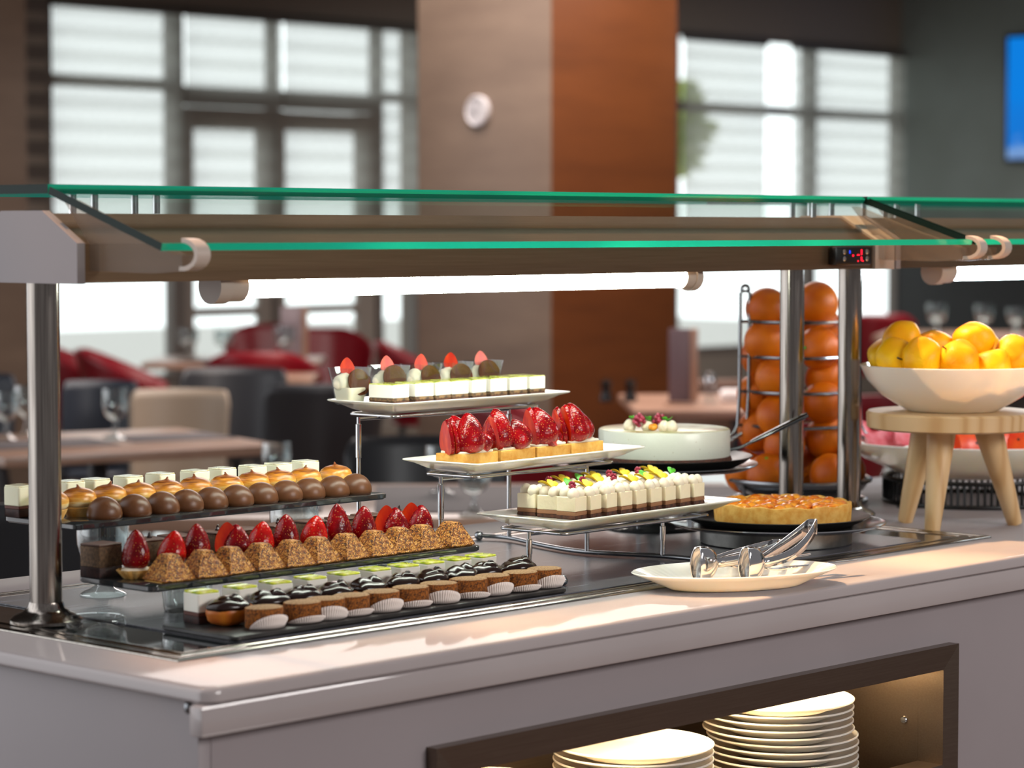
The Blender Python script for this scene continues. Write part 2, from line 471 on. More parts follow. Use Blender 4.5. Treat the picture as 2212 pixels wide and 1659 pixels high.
def window(name, x0, x1, z0, z1, bars_v, bars_h, door_v=(), door_h=()):
    """bars: (position, width) inside the opening; one frame mesh, one mesh of panes, one blind"""
    w = struct(bpy.data.objects.new(name, None)); COL.objects.link(w); w.location = ((x0 + x1) / 2, WY, z0)
    cx = (x0 + x1) / 2
    bm = new()
    for x, wd in [(x0 + .02, .06), (x1 - .02, .06)] + bars_v:
        box(bm, (x - cx, .05, (z1 - z0) / 2), (wd, .09, z1 - z0))
    for xa, xb, z, h in [(x0, x1, z1 - .02, .06), (x0, x1, z0 + .03, .08)] + bars_h:
        box(bm, ((xa + xb) / 2 - cx, .052, z - z0), (xb - xa, .085, h))
    obj('frame', bm, 'frame_dark', w)
    if door_v:
        bm = new()
        for x, wd in door_v: box(bm, (x - cx, .048, 2.19 / 2 - z0 / 2), (wd, .05, 2.19 - z0))
        for xa, xb, z, h in door_h: box(bm, ((xa + xb) / 2 - cx, .048, z - z0), (xb - xa, .046, h))
        obj('door_leaf', bm, 'door_brown', w)
    bm = new(); box(bm, (0, .055, (z1 - z0) / 2), (x1 - x0 - .04, .008, z1 - z0 - .04))
    obj('pane', bm, 'pane_glass', w)
    return w
wl = window('window_1', 7.95, 11.16, .40, 2.84,
            [(8.985, .10), (9.82, .045), (10.775, .055)],
            [(7.95, 9.0, 2.32, .07), (9.0, 10.78, 2.26, .12), (10.78, 11.16, 2.31, .06)],
            [(9.075, .10), (9.74, .11), (9.88, .07), (10.66, .16)], [(9.03, 9.80, 2.12, .14), (9.84, 10.76, 2.12, .12), (9.03, 10.76, .86, .06)])
wr = window('window_2', 13.94, 16.95, .40, 2.96,
            [(15.71, .11)], [(13.94, 16.95, 2.36, .075)])
lv = struct(bpy.data.objects.new('trim_6', None)); COL.objects.link(lv); lv.location = (7.82, WY, 0)
bm = new(); box(bm, (0, .06, 1.65), (.30, .06, 3.0)); obj('backing', bm, 'wall_black', lv)
bm = new()
for k in range(20): box(bm, (0, -.01, .3 + k * .145), (.27, .02, .085), 0, rx=.3)
obj('slats', bm, 'louvre', lv)
def blind(parent, x0, x1, z0, z1, y):
    bm = new(); n = 24
    for i in range(n):
        xa = x0 + (x1 - x0) * i / n; xb = x0 + (x1 - x0) * (i + 1) / n
        q = [bm.verts.new(p) for p in ((xa, 0, z0), (xb, 0, z0), (xb, 0, z1), (xa, 0, z1))]
        bm.faces.new(q)
    bmesh.ops.remove_doubles(bm, verts=bm.verts, dist=1e-5)
    r = new(); tube(r, [(x0, 0, z1 + .03), (x1, 0, z1 + .03)], .03); obj('roller', r, 'frame_grey', parent, (0, y, 0))
    r = new(); box(r, ((x0 + x1) / 2, 0, z0), (x1 - x0, .015, .03)); obj('hem_bar', r, 'frame_grey', parent, (0, y, 0))
    return obj('blind', bm, 'blind_cloth', parent, (0, y, 0), recalc=False)
blind(wl, -1.60, -.58, .95, 2.36, -.06)
blind(wl, -.56, .26, .90, 2.36, -.06)
blind(wl, .28, 1.60, .88, 2.36, -.06)
blind(wr, -1.48, -.45, .72, 2.46, -.06)
blind(wr, -.10, 1.48, .90, 2.46, -.06)

# veneered square columns
def column(name, x0, x1, y0, y1, label, grey=False):
    bm = new(); box(bm, (0, 0, 1.7), (x1 - x0, y1 - y0, 3.4), .006)
    bm.faces.ensure_lookup_table()
    bmesh.ops.recalc_face_normals(bm, faces=bm.faces)
    for f in bm.faces:
        f.material_index = 1 if (f.normal.x < -.5 or grey) else 0
    o = obj(name, bm, None, None, ((x0 + x1) / 2, (y0 + y1) / 2, 0), mats=['veneer_brown', 'veneer_grey'])
    o['label'] = label; return struct(o)
column('column_right', 6.287, 7.104, 5.274, 6.072, 'square veneered column, grey-brown on one face and orange-brown on the other')
column('column_left', 5.8, 6.67, 9.45, 10.3, 'square brown column at the edge of the window wall', True)

# clock on the grey face of the column (faces -X)
ck = thing('wall_clock', 'small round white wall clock on the grey-brown face of the wide column', 'clock', (6.287, 5.692, 1.905))
bm = new(); lathe(bm, [(0, -.002), (.066, -.002), (.066, .022), (.060, .026), (.056, .02), (0, .02)], 40)
setx(bm, Matrix.Rotation(R(-90), 4, 'Y')); obj('case', bm, 'clock_face', ck)
bm = new(); box(bm, (-.0235, 0, .018), (.003, .006, .046), 0); box(bm, (-.0235, .014, -.006), (.003, .034, .006), 0, rx=.5); blob(bm, (-.024, 0, 0), (.004, .01, .01), 10, 6)
obj('hands', bm, 'clock_grey', ck)
bm = new()
for k in range(12):
    a = k * PI / 6; box(bm, (-.0215, .046 * math.sin(a), .046 * math.cos(a)), (.002, .006, .01), 0, rx=-a)
obj('hour_marks', bm, 'clock_grey', ck)

# television on the slate wall
tv = thing('television', 'wall-mounted television showing a blue picture on the slate grey wall', 'television', (16.93, 9.05, 1.95))
bm = new(); box(bm, (-.03, 0, .53), (.05, 1.72, 1.06), .01); obj('case', bm, 'black_plastic', tv)
bm = new(); box(bm, (-.057, 0, .53), (.004, 1.66, 1.0)); obj('screen', bm, 'screen', tv)

# greenery and a pale paved yard outside the windows
def bush(x, y, h, r, label, seed):
    q = random.Random(seed)
    t = thing('garden_shrub', label, 'shrub', (x, y, -.1))
    bm = new(); tube(bm, [(0, 0, 0), (.05, 0, h * .5), (0, .05, h * .8)], [.07, .05, .03]); obj('trunk', bm, 'leg_dark', t)
    bm = new()
    for k in range(420):
        d = Vector((q.gauss(0, 1), q.gauss(0, 1), q.gauss(0, .8))).normalized() * r * q.uniform(.55, 1.05)
        c = Vector((0, 0, h)) + d
        u = Vector((q.gauss(0, 1), q.gauss(0, 1), q.gauss(0, 1))).normalized(); w = u.orthogonal().normalized()
        s = q.uniform(.1, .2)
        vs = [bm.verts.new(c + v) for v in (u * s, w * s * .45, -u * s, -w * s * .45)]
        bm.faces.new(vs)
    f = obj('foliage', bm, 'foliage', t, recalc=False, smooth=False)
bush(17.55, 14.2, 2.45, .5, 'light green shrub outside the right window, next to the wide column', 3)
struct(simple_box('ground_outside', (12, 20, -.12), (40, 17.6, .1), 'paving'))

# ------------------------------------------------------------------ the buffet counter
CX1 = 3.6
wt = thing('worktop', 'long white solid-surface worktop of the buffet counter with deep front edge', 'worktop', (0, 0, Z))
bm = new()
prof = [(.0, -.018), (.0, -.007), (.0015, -.003), (.004, -.001), (.008, 0)]
# slab outline with a small rounded near corner, softened top edge
def outline(ins, z):
    r = .02
    pts = [(CX1, ins, z), (CX1, .92 - ins, z), (ins, .92 - ins, z)]
    pts += [(ins + r - r * math.cos(a), ins + r - r * math.sin(a), z) for a in [R(k * 15) for k in range(7)]]
    return pts
loft(bm, [outline(.002, -.018), outline(0, -.016)] + [outline(i, z) for i, z in prof[1:]])
obj('slab', bm, 'solid_surface', wt)
bm = new(); box(bm, (CX1 / 2 - .004, .011, -.0365), (CX1 + .008, .022, .035), .004); obj('apron', bm, 'solid_surface', wt)

cab = thing('buffet_cabinet', 'white buffet cabinet under the worktop with a steel-framed lit plate niche', 'cabinet', (0, 0, 0))
NX0, NX1, NZ0, NZ1 = .365, 1.47, .565, .78
bm = new()
def panel(bm, x0, x1, z0, z1, y=.03, t=.018): box(bm, ((x0 + x1) / 2, y + t / 2, (z0 + z1) / 2), (x1 - x0, t, z1 - z0))
panel(bm, .0305, NX0 + .02, .08, .8815); panel(bm, NX1 - .02, CX1, .08, .8815)
panel(bm, NX0 + .02, NX1 - .02, NZ1 - .02, .8815); panel(bm, NX0 + .02, NX1 - .02, .08, NZ0 + .02)
obj('front_panel', bm, 'panel_white', cab)
bm = new(); box(bm, (.021, .46, .48), (.018, .86, .80), .001); obj('end_panel', bm, 'panel_white', cab)
bm = new(); box(bm, (CX1 / 2, .895, .48), (CX1 - .06, .018, .80)); obj('back_panel', bm, 'panel_white', cab)
bm = new(); box(bm, (CX1 / 2 + .02, .46, .04), (CX1 - .1, .80, .08)); obj('plinth', bm, 'black_plastic', cab)
# steel surround of the niche
bm = new(); w = .036
y0, y1 = .012, .032
loft(bm, [[(NX0, y1, NZ0), (NX1, y1, NZ0), (NX1, y1, NZ1), (NX0, y1, NZ1)],
          [(NX0, y0, NZ0), (NX1, y0, NZ0), (NX1, y0, NZ1), (NX0, y0, NZ1)],
          [(NX0 + w, y0 + .003, NZ0 + w), (NX1 - w, y0 + .003, NZ0 + w), (NX1 - w, y0 + .003, NZ1 - w), (NX0 + w, y0 + .003, NZ1 - w)],
          [(NX0 + w, .06, NZ0 + w), (NX1 - w, .06, NZ0 + w), (NX1 - w, .06, NZ1 - w), (NX0 + w, .06, NZ1 - w)]], False, False)
obj('niche_frame', bm, 'niche_steel', cab, smooth=False)
bm = new()                                     # steel liner: floor, back, two sides, ceiling
fl = NZ0 + w - .03
box(bm, ((NX0 + NX1) / 2, .24, fl - .003), (NX1 - NX0 - .02, .38, .006))
box(bm, ((NX0 + NX1) / 2, .43, .675), (NX1 - NX0 - .02, .006, .21))
box(bm, ((NX0 + NX1) / 2, .24, NZ1 - .004), (NX1 - NX0 - .02, .38, .006))
box(bm, (NX0 + .0332, .2455, .675), (.006, .371, .21)); box(bm, (NX1 - .0332, .2455, .675), (.006, .371, .21))
nl = obj('niche_liner', bm, 'niche_steel', cab)
bm = new()
setv = len(bm.verts); lathe(bm, [(.006, 0), (.006, .0012), (.0045, .003), (0, .0036)], 16); setx(bm, Matrix.Translation((NX1 - .0362, .085, .66)) @ Matrix.Rotation(R(-90), 4, 'Y'))
obj('screw', bm, 'chrome', nl)
bm = new(); box(bm, ((NX0 + NX1) / 2, .13, NZ1 - .014), (NX1 - NX0 - .14, .03, .012), .003); obj('niche_lamp', bm, 'warm_lamp', cab)
bm = new(); box(bm, ((NX0 + NX1) / 2, .13, NZ1 - .0085), (NX1 - NX0 - .12, .036, .003)); obj('lamp_holder', bm, 'chrome', cab)
bm = new(); blob(bm, (.0, 0, 0), (.006, .006, .008), 10, 8); obj('bumper', bm, 'dark_chrome', cab, (.012, .045, .873))

# cold well let into the worktop
cw = thing('cold_well', 'inset display well with dark slate bed and polished steel rim in the worktop', 'display well', (0, 0, Z))
X0, X1, Y0, Y1 = .092, 1.785, .162, .775
def rect(i, z): return [(X0 + i, Y0 + i, z), (X1 - i, Y0 + i, z), (X1 - i, Y1 - i, z), (X0 + i, Y1 - i, z)]
bm = new(); pr = [(0, .0002)]
for a, w_, h_ in ((0, .014, .0034), (.0145, .010, .0022), (.025, .014, .0034)):
    pr += [(a + w_ / 2 - w_ / 2 * math.cos(PI * k / 8), .0008 + h_ * math.sin(PI * k / 8)) for k in range(9)]
pr += [(.041, .0006)]
loft(bm, [rect(i, z) for i, z in pr], False, False)
obj('steel_rim', bm, 'frame_steel', cw, ang=.5)
bm = new(); box(bm, ((X0 + X1) / 2, (Y0 + Y1) / 2, .001), (X1 - X0 - .04, Y1 - Y0 - .04, .0022)); obj('glass_margin', bm, 'mirror_tray', cw)
bm = new(); slab(bm, 1.44, .53, .0021, .0042, .02, (.94, .4685), .0006); obj('slate_bed', bm, 'slate_bed', cw)

# ------------------------------------------------------------------ glass sneeze guards on steel posts
def guard(x0, x1, posts, label, lampx, lampmat, endcaps, controller=None):
    g = thing('sneeze_guard', label, 'sneeze guard', (x0, .508, Z))
    L = x1 - x0
    ox, oy, oz = x0, .508, Z
    def o_(name, bm, mat, parent=g, **k):
        off = Matrix.Translation((-ox, -oy, -oz)) if parent is g else None
        if off: bmesh.ops.transform(bm, matrix=off, verts=bm.verts)
        else: bmesh.ops.transform(bm, matrix=Matrix.Translation((-ox, -oy, -oz)), verts=bm.verts)
        return obj(name, bm, mat, parent, **k)
    for px in posts:
        bm = new(); lathe(bm, [(.0205, Z + .004), (.0205, 1.347)], 40, (px, .508, 0)); p = o_('post', bm, 'brushed_steel')
        bm = new(); lathe(bm, [(.046, Z + .0042), (.046, Z + .008), (.040, Z + .013), (.030, Z + .017), (.0235, Z + .023), (.0212, Z + .03), (.0206, Z + .03)], 40, (px, .508, 0)); o_('post_flange', bm, 'brushed_steel', p)
    # steel canopy: closed box with bevelled shoulders and an open lamp channel beneath
    out = [(.401, 1.334), (.401, 1.382), (.467, 1.4195), (.549, 1.4195), (.615, 1.382), (.615, 1.334), (.606, 1.334), (.606, 1.352), (.408, 1.352), (.408, 1.334)]
    bm = new(); prism(bm, out, 'x', x0 + (.012 if endcaps[0] else 0), x1 - (.012 if endcaps[1] else 0))
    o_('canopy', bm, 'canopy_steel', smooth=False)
    cap = [(.395, 1.333), (.395, 1.383), (.4655, 1.423), (.5505, 1.423), (.621, 1.383), (.621, 1.333)]
    for on, a, b in ((endcaps[0], x0, x0 + endcaps[0]), (endcaps[1], x1 - endcaps[1], x1)):
        if on:
            bm = new(); prism(bm, cap, 'x', a, b); o_('end_cap', bm, 'panel_white' if on < .03 else 'white_plastic', smooth=False)
    # glass: flat shelf and sloping front pane, clear faces, green cut edges, ends shaded by colour
    def pane(name, poly, xa, xb):
        bm = new(); prism(bm, poly, 'x', xa, xb)
        bmesh.ops.recalc_face_normals(bm, faces=bm.faces)
        big = sorted(bm.faces, key=lambda f: -f.calc_area())[:2]
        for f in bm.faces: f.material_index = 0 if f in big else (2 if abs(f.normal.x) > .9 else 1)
        return o_(name, bm, None, mats=['pane_glass', 'glass_edge', 'glass_edge_shaded'], smooth=False)
    pane('glass_shelf', [(.458, 1.444), (.458, 1.4555), (.80, 1.4555), (.80, 1.444)], x0 + .004, x1 - .004)
    pane('front_pane', [(.4575, 1.4435), (.4535, 1.4525), (.2365, 1.3835), (.2395, 1.3745)], x0 + .004, x1 - .004)
    for px in (x0 + .10, x0 + .20, x1 - .10, x1 - .05):
        bm = new(); lathe(bm, [(.005, 1.42), (.005, 1.444)], 12, (px, .49, 0)); lathe(bm, [(.005, 1.42), (.005, 1.444)], 12, (px, .535, 0))
        o_('shelf_support', bm, 'chrome')
    # clear brackets with a curled lip that carries the sloping pane
    for a, b in ((x0 + .022, x0 + .040), (x1 - .046, x1 - .028)):
        arm = [(.399, 1.349), (.399, 1.381), (.452, 1.438), (.440, 1.4355), (.33, 1.399), (.235, 1.3695), (.222, 1.3695), (.222, 1.351), (.28, 1.347)]
        bm = new(); prism(bm, arm, 'x', a, b); br = o_('bracket', bm, 'acrylic', smooth=False)
        lip = []
        for k in range(11):
            t = R(-100 + 190 * k / 10); lip.append((.222 - .030 * math.cos(t), 1.370 + .0195 * math.sin(t) + .0))
        inn = [(y * .78 + .222 * .22, 1.370 + (z - 1.370) * .72) for y, z in lip[::-1]]
        bm = new(); prism(bm, lip + inn, 'x', a - .001, b + .001); o_('bracket_lip', bm, 'white_plastic', br)
    # fluorescent tube in the channel
    la, lb = lampx
    bm = new(); tube(bm, [(la + .045, .434, 1.326), (lb - .03, .434, 1.326)], .0165, 20); lm = o_('tube_lamp', bm, lampmat)
    for q, r_ in ((la, 0), (lb, 1)):
        bm = new()
        if r_ == 0: tube(bm, [(q, .434, 1.326), (q + .022, .434, 1.326), (q + .0225, .434, 1.326), (q + .05, .434, 1.326)], [.023, .023, .0205, .0205], 24)
        else: tube(bm, [(q - .034, .434, 1.326), (q - .014, .434, 1.326), (q - .0135, .434, 1.326), (q, .434, 1.326)], [.019, .019, .022, .022], 24)
        o_('lamp_socket', bm, 'white_plastic', lm)
    if controller:
        a, b = controller
        bm = new(); box(bm, ((a + b) / 2, .3935, 1.356), (b - a, .016, .031), .004); ct = o_('thermostat', bm, 'black_plastic')
        bm = new()
        for bx in (a + .021, b - .018):
            for bz in (1.3625, 1.3515):
                n0 = len(bm.verts); lathe(bm, [(.0042, 0), (.0042, .002), (.003, .003), (0, .003)], 14); setx(bm, Matrix.Translation((bx, .3852, bz)) @ Matrix.Rotation(R(90), 4, 'X'), n0)
        o_('button', bm, 'chrome', ct)
        bm = new(); cx = (a + b) / 2
        for dx, z0, z1 in ((.0195, 1.3575, 1.3665), (.0195, 1.3475, 1.3545)):
            box(bm, (cx + dx, .3853, (z0 + z1) / 2), (.0022, .0012, z1 - z0))
        box(bm, (cx + .0105, .3853, 1.3575), (.006, .0012, .0018)); box(bm, (cx + .0235, .3853, 1.3475), (.002, .0012, .002))
        box(bm, (cx - .004, .3853, 1.3565), (.003, .0012, .003)); box(bm, (cx + .010, .3853, 1.3475), (.002, .0012, .002))
        o_('red_digits', bm, 'led_red', ct)
        bm = new(); box(bm, (cx - .013, .3853, 1.3625), (.0025, .0012, .005)); o_('blue_indicator', bm, 'led_blue', ct)
    return g
guard(.13, 1.838, (.162, 1.704), 'glass sneeze guard with steel canopy over the cakes, on two steel posts', (.372, 1.352), 'tube_light', (.012, .055), (1.660, 1.762))
guard(1.842, 3.55, (1.868, 3.50), 'second glass sneeze guard, over the fruit beside the wooden stool', (2.005, 3.20), 'tube_light_cool', (.014, .02))
bm = new(); lathe(bm, [(0, 0), (.036, 0), (.039, .003), (.039, .011), (.036, .0135), (.030, .0135), (.0275, .010), (0, .010)], 40)
tag(obj('reflection_disc', bm, 'cup_plastic', None, (.175, .425, Z + .0042)), 'clear round glass disc lying in front of the left steel post', 'glass disc')  # disc added in place of the goblet's reflection

# ------------------------------------------------------------------ plates in the niche
def plate_mesh(r=.113, h=.0165):
    bm = new()
    lathe(bm, [(0, .001), (r * .58, .001), (r * .60, .0), (r * .64, .0), (r * .66, .002), (r * .97, h - .0035), (r, h - .0015), (r, h), (r * .985, h + .0008), (r * .70, .0052), (r * .62, .004), (0, .004)], 56)
    return bm
pl0 = obj('dinner_plate', plate_mesh(), 'porcelain'); pl0['category'] = 'plate'
first = True
PF = .571 + .001
for (px, py, n, where, grp) in ((1.252, .185, 12, 'tall right stack of the niche', 'plates in the right stack'), (.924, .185, 10, 'middle stack of the niche', 'plates in the middle stack'), (.611, .185, 9, 'left stack of the niche', 'plates in the left stack')):
    for k in range(n):
        o = pl0 if first else pl0.copy()
        if not first: COL.objects.link(o)
        first = False
        shift = (.008, -.004) if k < n - 5 and n == 12 else (0, 0)
        o.location = (px + shift[0] + rnd.uniform(-.0012, .0012), py + shift[1] + rnd.uniform(-.0012, .0012), PF + k * .0107)
        q = n - 1 - k
        pos = 'topmost' if q == 0 else ORD[q] + ' from the top'
        o['label'] = f'white round plate, {pos} in the {where}'
        o['group'] = grp

# ------------------------------------------------------------------ trays, glasses and the chrome rack
BED = Z + .0042
def flat_tray(name, label, x0, x1, y0, y1, ztop, th, mat, r=.012):
    bm = new(); w, d = x1 - x0, y1 - y0
    loft(bm, [rrect(w - .004, d - .004, r, 5, 0, 0, -th), rrect(w, d, r, 5, 0, 0, -th + .002), rrect(w, d, r, 5, 0, 0, -.001), rrect(w - .002, d - .002, r, 5, 0, 0, 0)])
    o = obj(name, bm, mat, None, ((x0 + x1) / 2, (y0 + y1) / 2, ztop)); return tag(o, label, 'tray')
T1, T2, T3 = 1.018, .957, Z + .0042 + .0065
flat_tray('glass_tray', 'dark mirror glass tray raised on goblets, highest of the three dessert trays', .238, .800, .545, .706, T1, .008, 'mirror_tray')
flat_tray('glass_tray', 'dark mirror glass tray of strawberry tartlets, raised on two tumblers', .214, .805, .362, .514, T2, .008, 'mirror_tray')
flat_tray('slate_tray', 'black slate tray of profiteroles lying flat at the front of the well', .215, .815, .206, .350, T3, .0062, 'slate_tray')

def goblet(label, loc, h, r, group=None, seg=32):
    """footed glass standing upright"""
    t = thing('goblet', label, 'glass', loc, 0, group)
    b = h * .36
    bm = new()
    pr = [(0, b), (.3 * r, b + .02 * h), (.62 * r, b + .07 * h), (.86 * r, b + .16 * h), (r * .98, b + .3 * h), (r, b + .45 * h), (r * .96, h), (r * .93, h), (r * .96, b + .45 * h), (r * .94, b + .3 * h), (.82 * r, b + .17 * h), (.55 * r, b + .09 * h), (0, b + .05 * h)]
    lathe(bm, pr, seg); obj('bowl', bm, 'clear_glass', t)
    bm = new()
    lathe(bm, [(0, 0), (r * .86, 0), (r * .88, .0015), (r * .84, .004), (r * .5, .009), (r * .24, h * .15), (r * .13, h * .24), (r * .2, b - .004), (r * .1, b), (0, b)], seg)
    obj('stem', bm, 'clear_glass', t)
    return t
goblet('clear goblet under the highest glass tray, beside the left steel post', (.362, .650, BED), T1 - .008 - BED, .036)
goblet('clear goblet under the highest glass tray, behind the strawberry tartlets', (.700, .640, BED), T1 - .008 - BED, .036)
def tumbler(label, loc, h, r):
    t = thing('tumbler', label, 'glass', loc)
    bm = new()
    def ring(rad, z, amp): return [((rad + amp * math.cos(a * 16)) * math.cos(a), (rad + amp * math.cos(a * 16)) * math.sin(a), z) for a in [2 * PI * k / 96 for k in range(96)]]
    loft(bm, [ring(r * .86, 0, .0), ring(r * .9, .002, .0006), ring(r * .97, h * .6, .0009), ring(r, h - .001, .0), ring(r * .98, h, 0), ring(r * .93, h - .001, 0), ring(r * .86, .009, 0), ring(r * .8, .006, 0)])
    obj('body', bm, 'clear_glass', t); return t
tumbler('ribbed clear tumbler under the near left corner of the strawberry tartlet tray', (.345, .452, BED), T2 - .008 - BED, .033)
tumbler('ribbed clear tumbler under the right part of the strawberry tartlet tray', (.700, .442, BED), T2 - .008 - BED, .036)

# platters: corner, rim height, turn
PLAT = [((.891, .628), 1.140, 1.55, .407, .150), ((.857, .422), 1.064, 3.9, .406, .150), ((.900, .291), .988, 1.8, .418, .175)]
PLAB = ['white rectangular porcelain platter on the top level of the chrome rack', 'white rectangular porcelain platter of strawberry squares on the middle level of the rack', 'white rectangular porcelain platter of cheesecake bites on the lowest level of the rack']
def platter(i):
    (cx, cy), zr, a, L, W = PLAT[i]
    bm = new()
    def q(ins, z, r=.006): return rrect(L - 2 * ins, W - 2 * ins, r, 4, L / 2, W / 2, z)
    loft(bm, [q(.044, -.0195), q(.040, -.0190), q(.026, -.0135), q(.012, -.0055), q(.001, -.0022, .008), q(0, -.0008, .008), q(.0012, .0004, .008), q(.004, .0002), q(.014, -.0035), q(.024, -.0062), q(.030, -.0070)])
    o = obj('platter', bm, 'porcelain', None, (cx, cy, zr), R(a)); return tag(o, PLAB[i], 'platter', None)
for i in range(3): platter(i)
def on_plat(i, u, v, dz=-.0070):
    (cx, cy), zr, a, L, W = PLAT[i]
    c, s = math.cos(R(a)), math.sin(R(a))
    return (cx + u * c - v * s, cy + u * s + v * c, zr + dz)

rk = thing('plate_rack', 'three-level chrome wire rack holding the white platters', 'plate rack', (1.03, .47, BED))
def rko(name, bm, parent=rk, mat='chrome'):
    bmesh.ops.transform(bm, matrix=Matrix.Translation((-1.03, -.47, -BED)), verts=bm.verts); return obj(name, bm, mat, parent)
LEGS = [((.875, .690), (1.185, .672)), ((.852, .492), (1.136, .462)), ((.911, .372), (1.176, .345))]
for i in range(3):
    (cx, cy), zr, a, L, W = PLAT[i]
    zb = -.0195 - .0028
    cs = [on_plat(i, u, v, zb) for u, v in ((.026, .026), (L - .05, .026), (L - .05, W - .026), (.026, W - .026))]
    bm = new(); P = []
    for k in range(4):
        p, n, pr = Vector(cs[k]), Vector(cs[(k + 1) % 4]), Vector(cs[k - 1])
        P += bend(p + (pr - p).normalized() * .012, p, p + (n - p).normalized() * .012, 4)
    tube(bm, P, .0026, 10, True); rko('platter_frame', bm)
    for (lx, ly), tag_ in zip(LEGS[i], 'LR'):
        zt = zr + zb - .001
        bm = new()
        tube(bm, [(lx, ly, zt + .001), (lx, ly, zt - .012)], .0028, 12)
        tube(bm, [(lx, ly, zt - .009), (lx, ly, zt - .010), (lx, ly, max(zt - .060, BED + .03)), (lx, ly, max(zt - .061, BED + .029))], [.003, .0045, .0045, .003], 14)
        tube(bm, [(lx, ly, zt - .02), (lx, ly, BED + .007)], .0036, 12)
        rko('leg', bm)
    # short cross bar joining the two legs beneath the frame
    bm = new(); (ax, ay), (bx, by) = LEGS[i]
    tube(bm, [(ax, ay, zr + zb - .003), (bx, by, zr + zb - .003)], .0024, 8); rko('cross_bar', bm)
for pts in ([(.868, .735, .007), (.875, .690, .006), (.846, .60, .0055), (.852, .492, .0055), (.911, .372, .0055), (.862, .262, .007)],
            [(1.168, .722, .007), (1.185, .672, .006), (1.150, .56, .0055), (1.136, .462, .0055), (1.176, .345, .0055), (1.172, .262, .007)]):
    bm = new(); P = []
    v = [Vector((x, y, BED + z)) for x, y, z in pts]
    for k in range(len(v) - 1):
        p0, p1, p2, p3 = v[max(k - 1, 0)], v[k], v[k + 1], v[min(k + 2, len(v) - 1)]
        for j in range(5):
            t = j / 5; P.append(.5 * ((2 * p1) + (p2 - p0) * t + (2 * p0 - 5 * p1 + 4 * p2 - p3) * t * t + (3 * p1 - p0 - 3 * p2 + p3) * t ** 3))
    P.append(v[-1]); tube(bm, P, .0036, 10)
    b = rko('base_rod', bm, mat='dark_chrome')
    for e in (v[0], v[-1]):
        bm = new(); blob(bm, e, (.0075,) * 3, 16, 10); rko('ball_foot', bm, b, 'dark_chrome')

# ------------------------------------------------------------------ dessert kinds
def layer(bm_w, d, z0, z1, r=.002, mat='mousse_white', name='mousse', parent=None, ripple=0):
    bm = new(); slab(bm, bm_w, d, z0, z1, r, (0, 0), .0008)
    if ripple:
        for v in bm.verts: v.co.x += rnd.uniform(-ripple, ripple); v.co.y += rnd.uniform(-ripple, ripple)
    return obj(name, bm, mat, parent)

# chocolate domes, front row of the highest tray
def dome():
    bm = new(); r = .0238; zc = .0050
    pr = [(0, 0), (.0220, 0), (.0228, .0012)]
    a0 = math.asin((.0025 - zc) / r)
    for k in range(15):
        a = a0 + (PI / 2 - a0) * k / 14; pr.append((max(r * math.cos(a), 0), zc + r * math.sin(a)))
    pr[-1] = (0, zc + r); lathe(bm, pr, 36)
    return tag(obj('chocolate_dome', bm, 'milk_choc'), '', 'dessert', 'chocolate domes')
xs = [0.312, 0.362, 0.409, 0.452, 0.497, 0.542, 0.587, 0.632, 0.676, 0.722, 0.766]
row([dome()], [(x, .582, T1, 0) for x in xs], lambda i: f'smooth milk chocolate dome, {ORD[i]} from the steel post end of its row', 1, .0012)

# meringue tartlets, middle row
def meringue(seed):
    q = random.Random(seed)
    t = thing('meringue_tartlet', '', 'dessert', (0, 0, 0), 0, 'meringue tartlets')
    bm = new(); lathe(bm, [(0, 0), (.0165, 0), (.0215, .010), (.0225, .0125), (.0215, .013), (.0205, .0115), (0, .0105)], 32); obj('tart_shell', bm, 'shell_gold', t)
    bm = new()
    lean = q.uniform(-.002, .002); H = q.uniform(.0245, .0285)
    pr = [(0, .0125), (.0195, .0125), (.0235, .016), (.0245, .020), (.0238, .0250), (.0212, .0300), (.0160, .0338), (.0095, .0358), (.004, .0366), (.0020, .0378), (.0012, .0402), (0, .0410)]
    lathe(bm, [(r, .0125 + (z - .0125) * H / .0265) for r, z in pr], 36)
    for v in bm.verts:
        a = math.atan2(v.co.y, v.co.x); rr = math.hypot(v.co.x, v.co.y)
        k = 1 + .022 * math.sin(a * 2 + v.co.z * 420 + seed) + .012 * math.sin(a + v.co.z * 900)
        v.co.x *= k; v.co.y *= k
        if v.co.z > .036: v.co.x += lean * (v.co.z - .036) / .004
    obj('meringue', bm, 'meringue', t, ang=1.2); return t
xs = [0.282, 0.309, 0.36, 0.409, 0.459, 0.508, 0.563, 0.613, 0.663, 0.715, 0.773]
xs[0] = .262
row([meringue(k) for k in range(3)], [(x, .631, T1, 0) for x in xs], lambda i: f'toasted meringue tartlet, {ORD[i]} from the steel post end of its row', 3, .0015)

# white glazed cubes, back row
def white_cube(flip):
    t = thing('glazed_mousse_cube', '', 'dessert', (0, 0, 0), 0, 'white glazed cubes')
    layer(.030, .030, 0, .011, .002, 'dark_layer', 'biscuit_base', t, .0004); layer(.030, .030, .011, .0155, .002, 'choc_layer', 'chocolate_layer', t)
    layer(.0312, .0312, .0155, .0405, .003, 'mousse_pale', 'mousse', t); layer(.0308, .0308, .0405, .0425, .004, 'clear_glaze', 'glaze', t)
    return t
xs = [0.249, 0.33, 0.372, 0.429, 0.488, 0.547, 0.6, 0.655, 0.705, 0.76]
wc = [white_cube(0)]
row(wc, [(x, .680, T1, 0) for x in xs], lambda i: f'white mousse cube with shiny glaze, {"alone left of the steel post" if i == 0 else ORD[i - 1] + " right of the steel post"}, highest tray', .12, .0015)

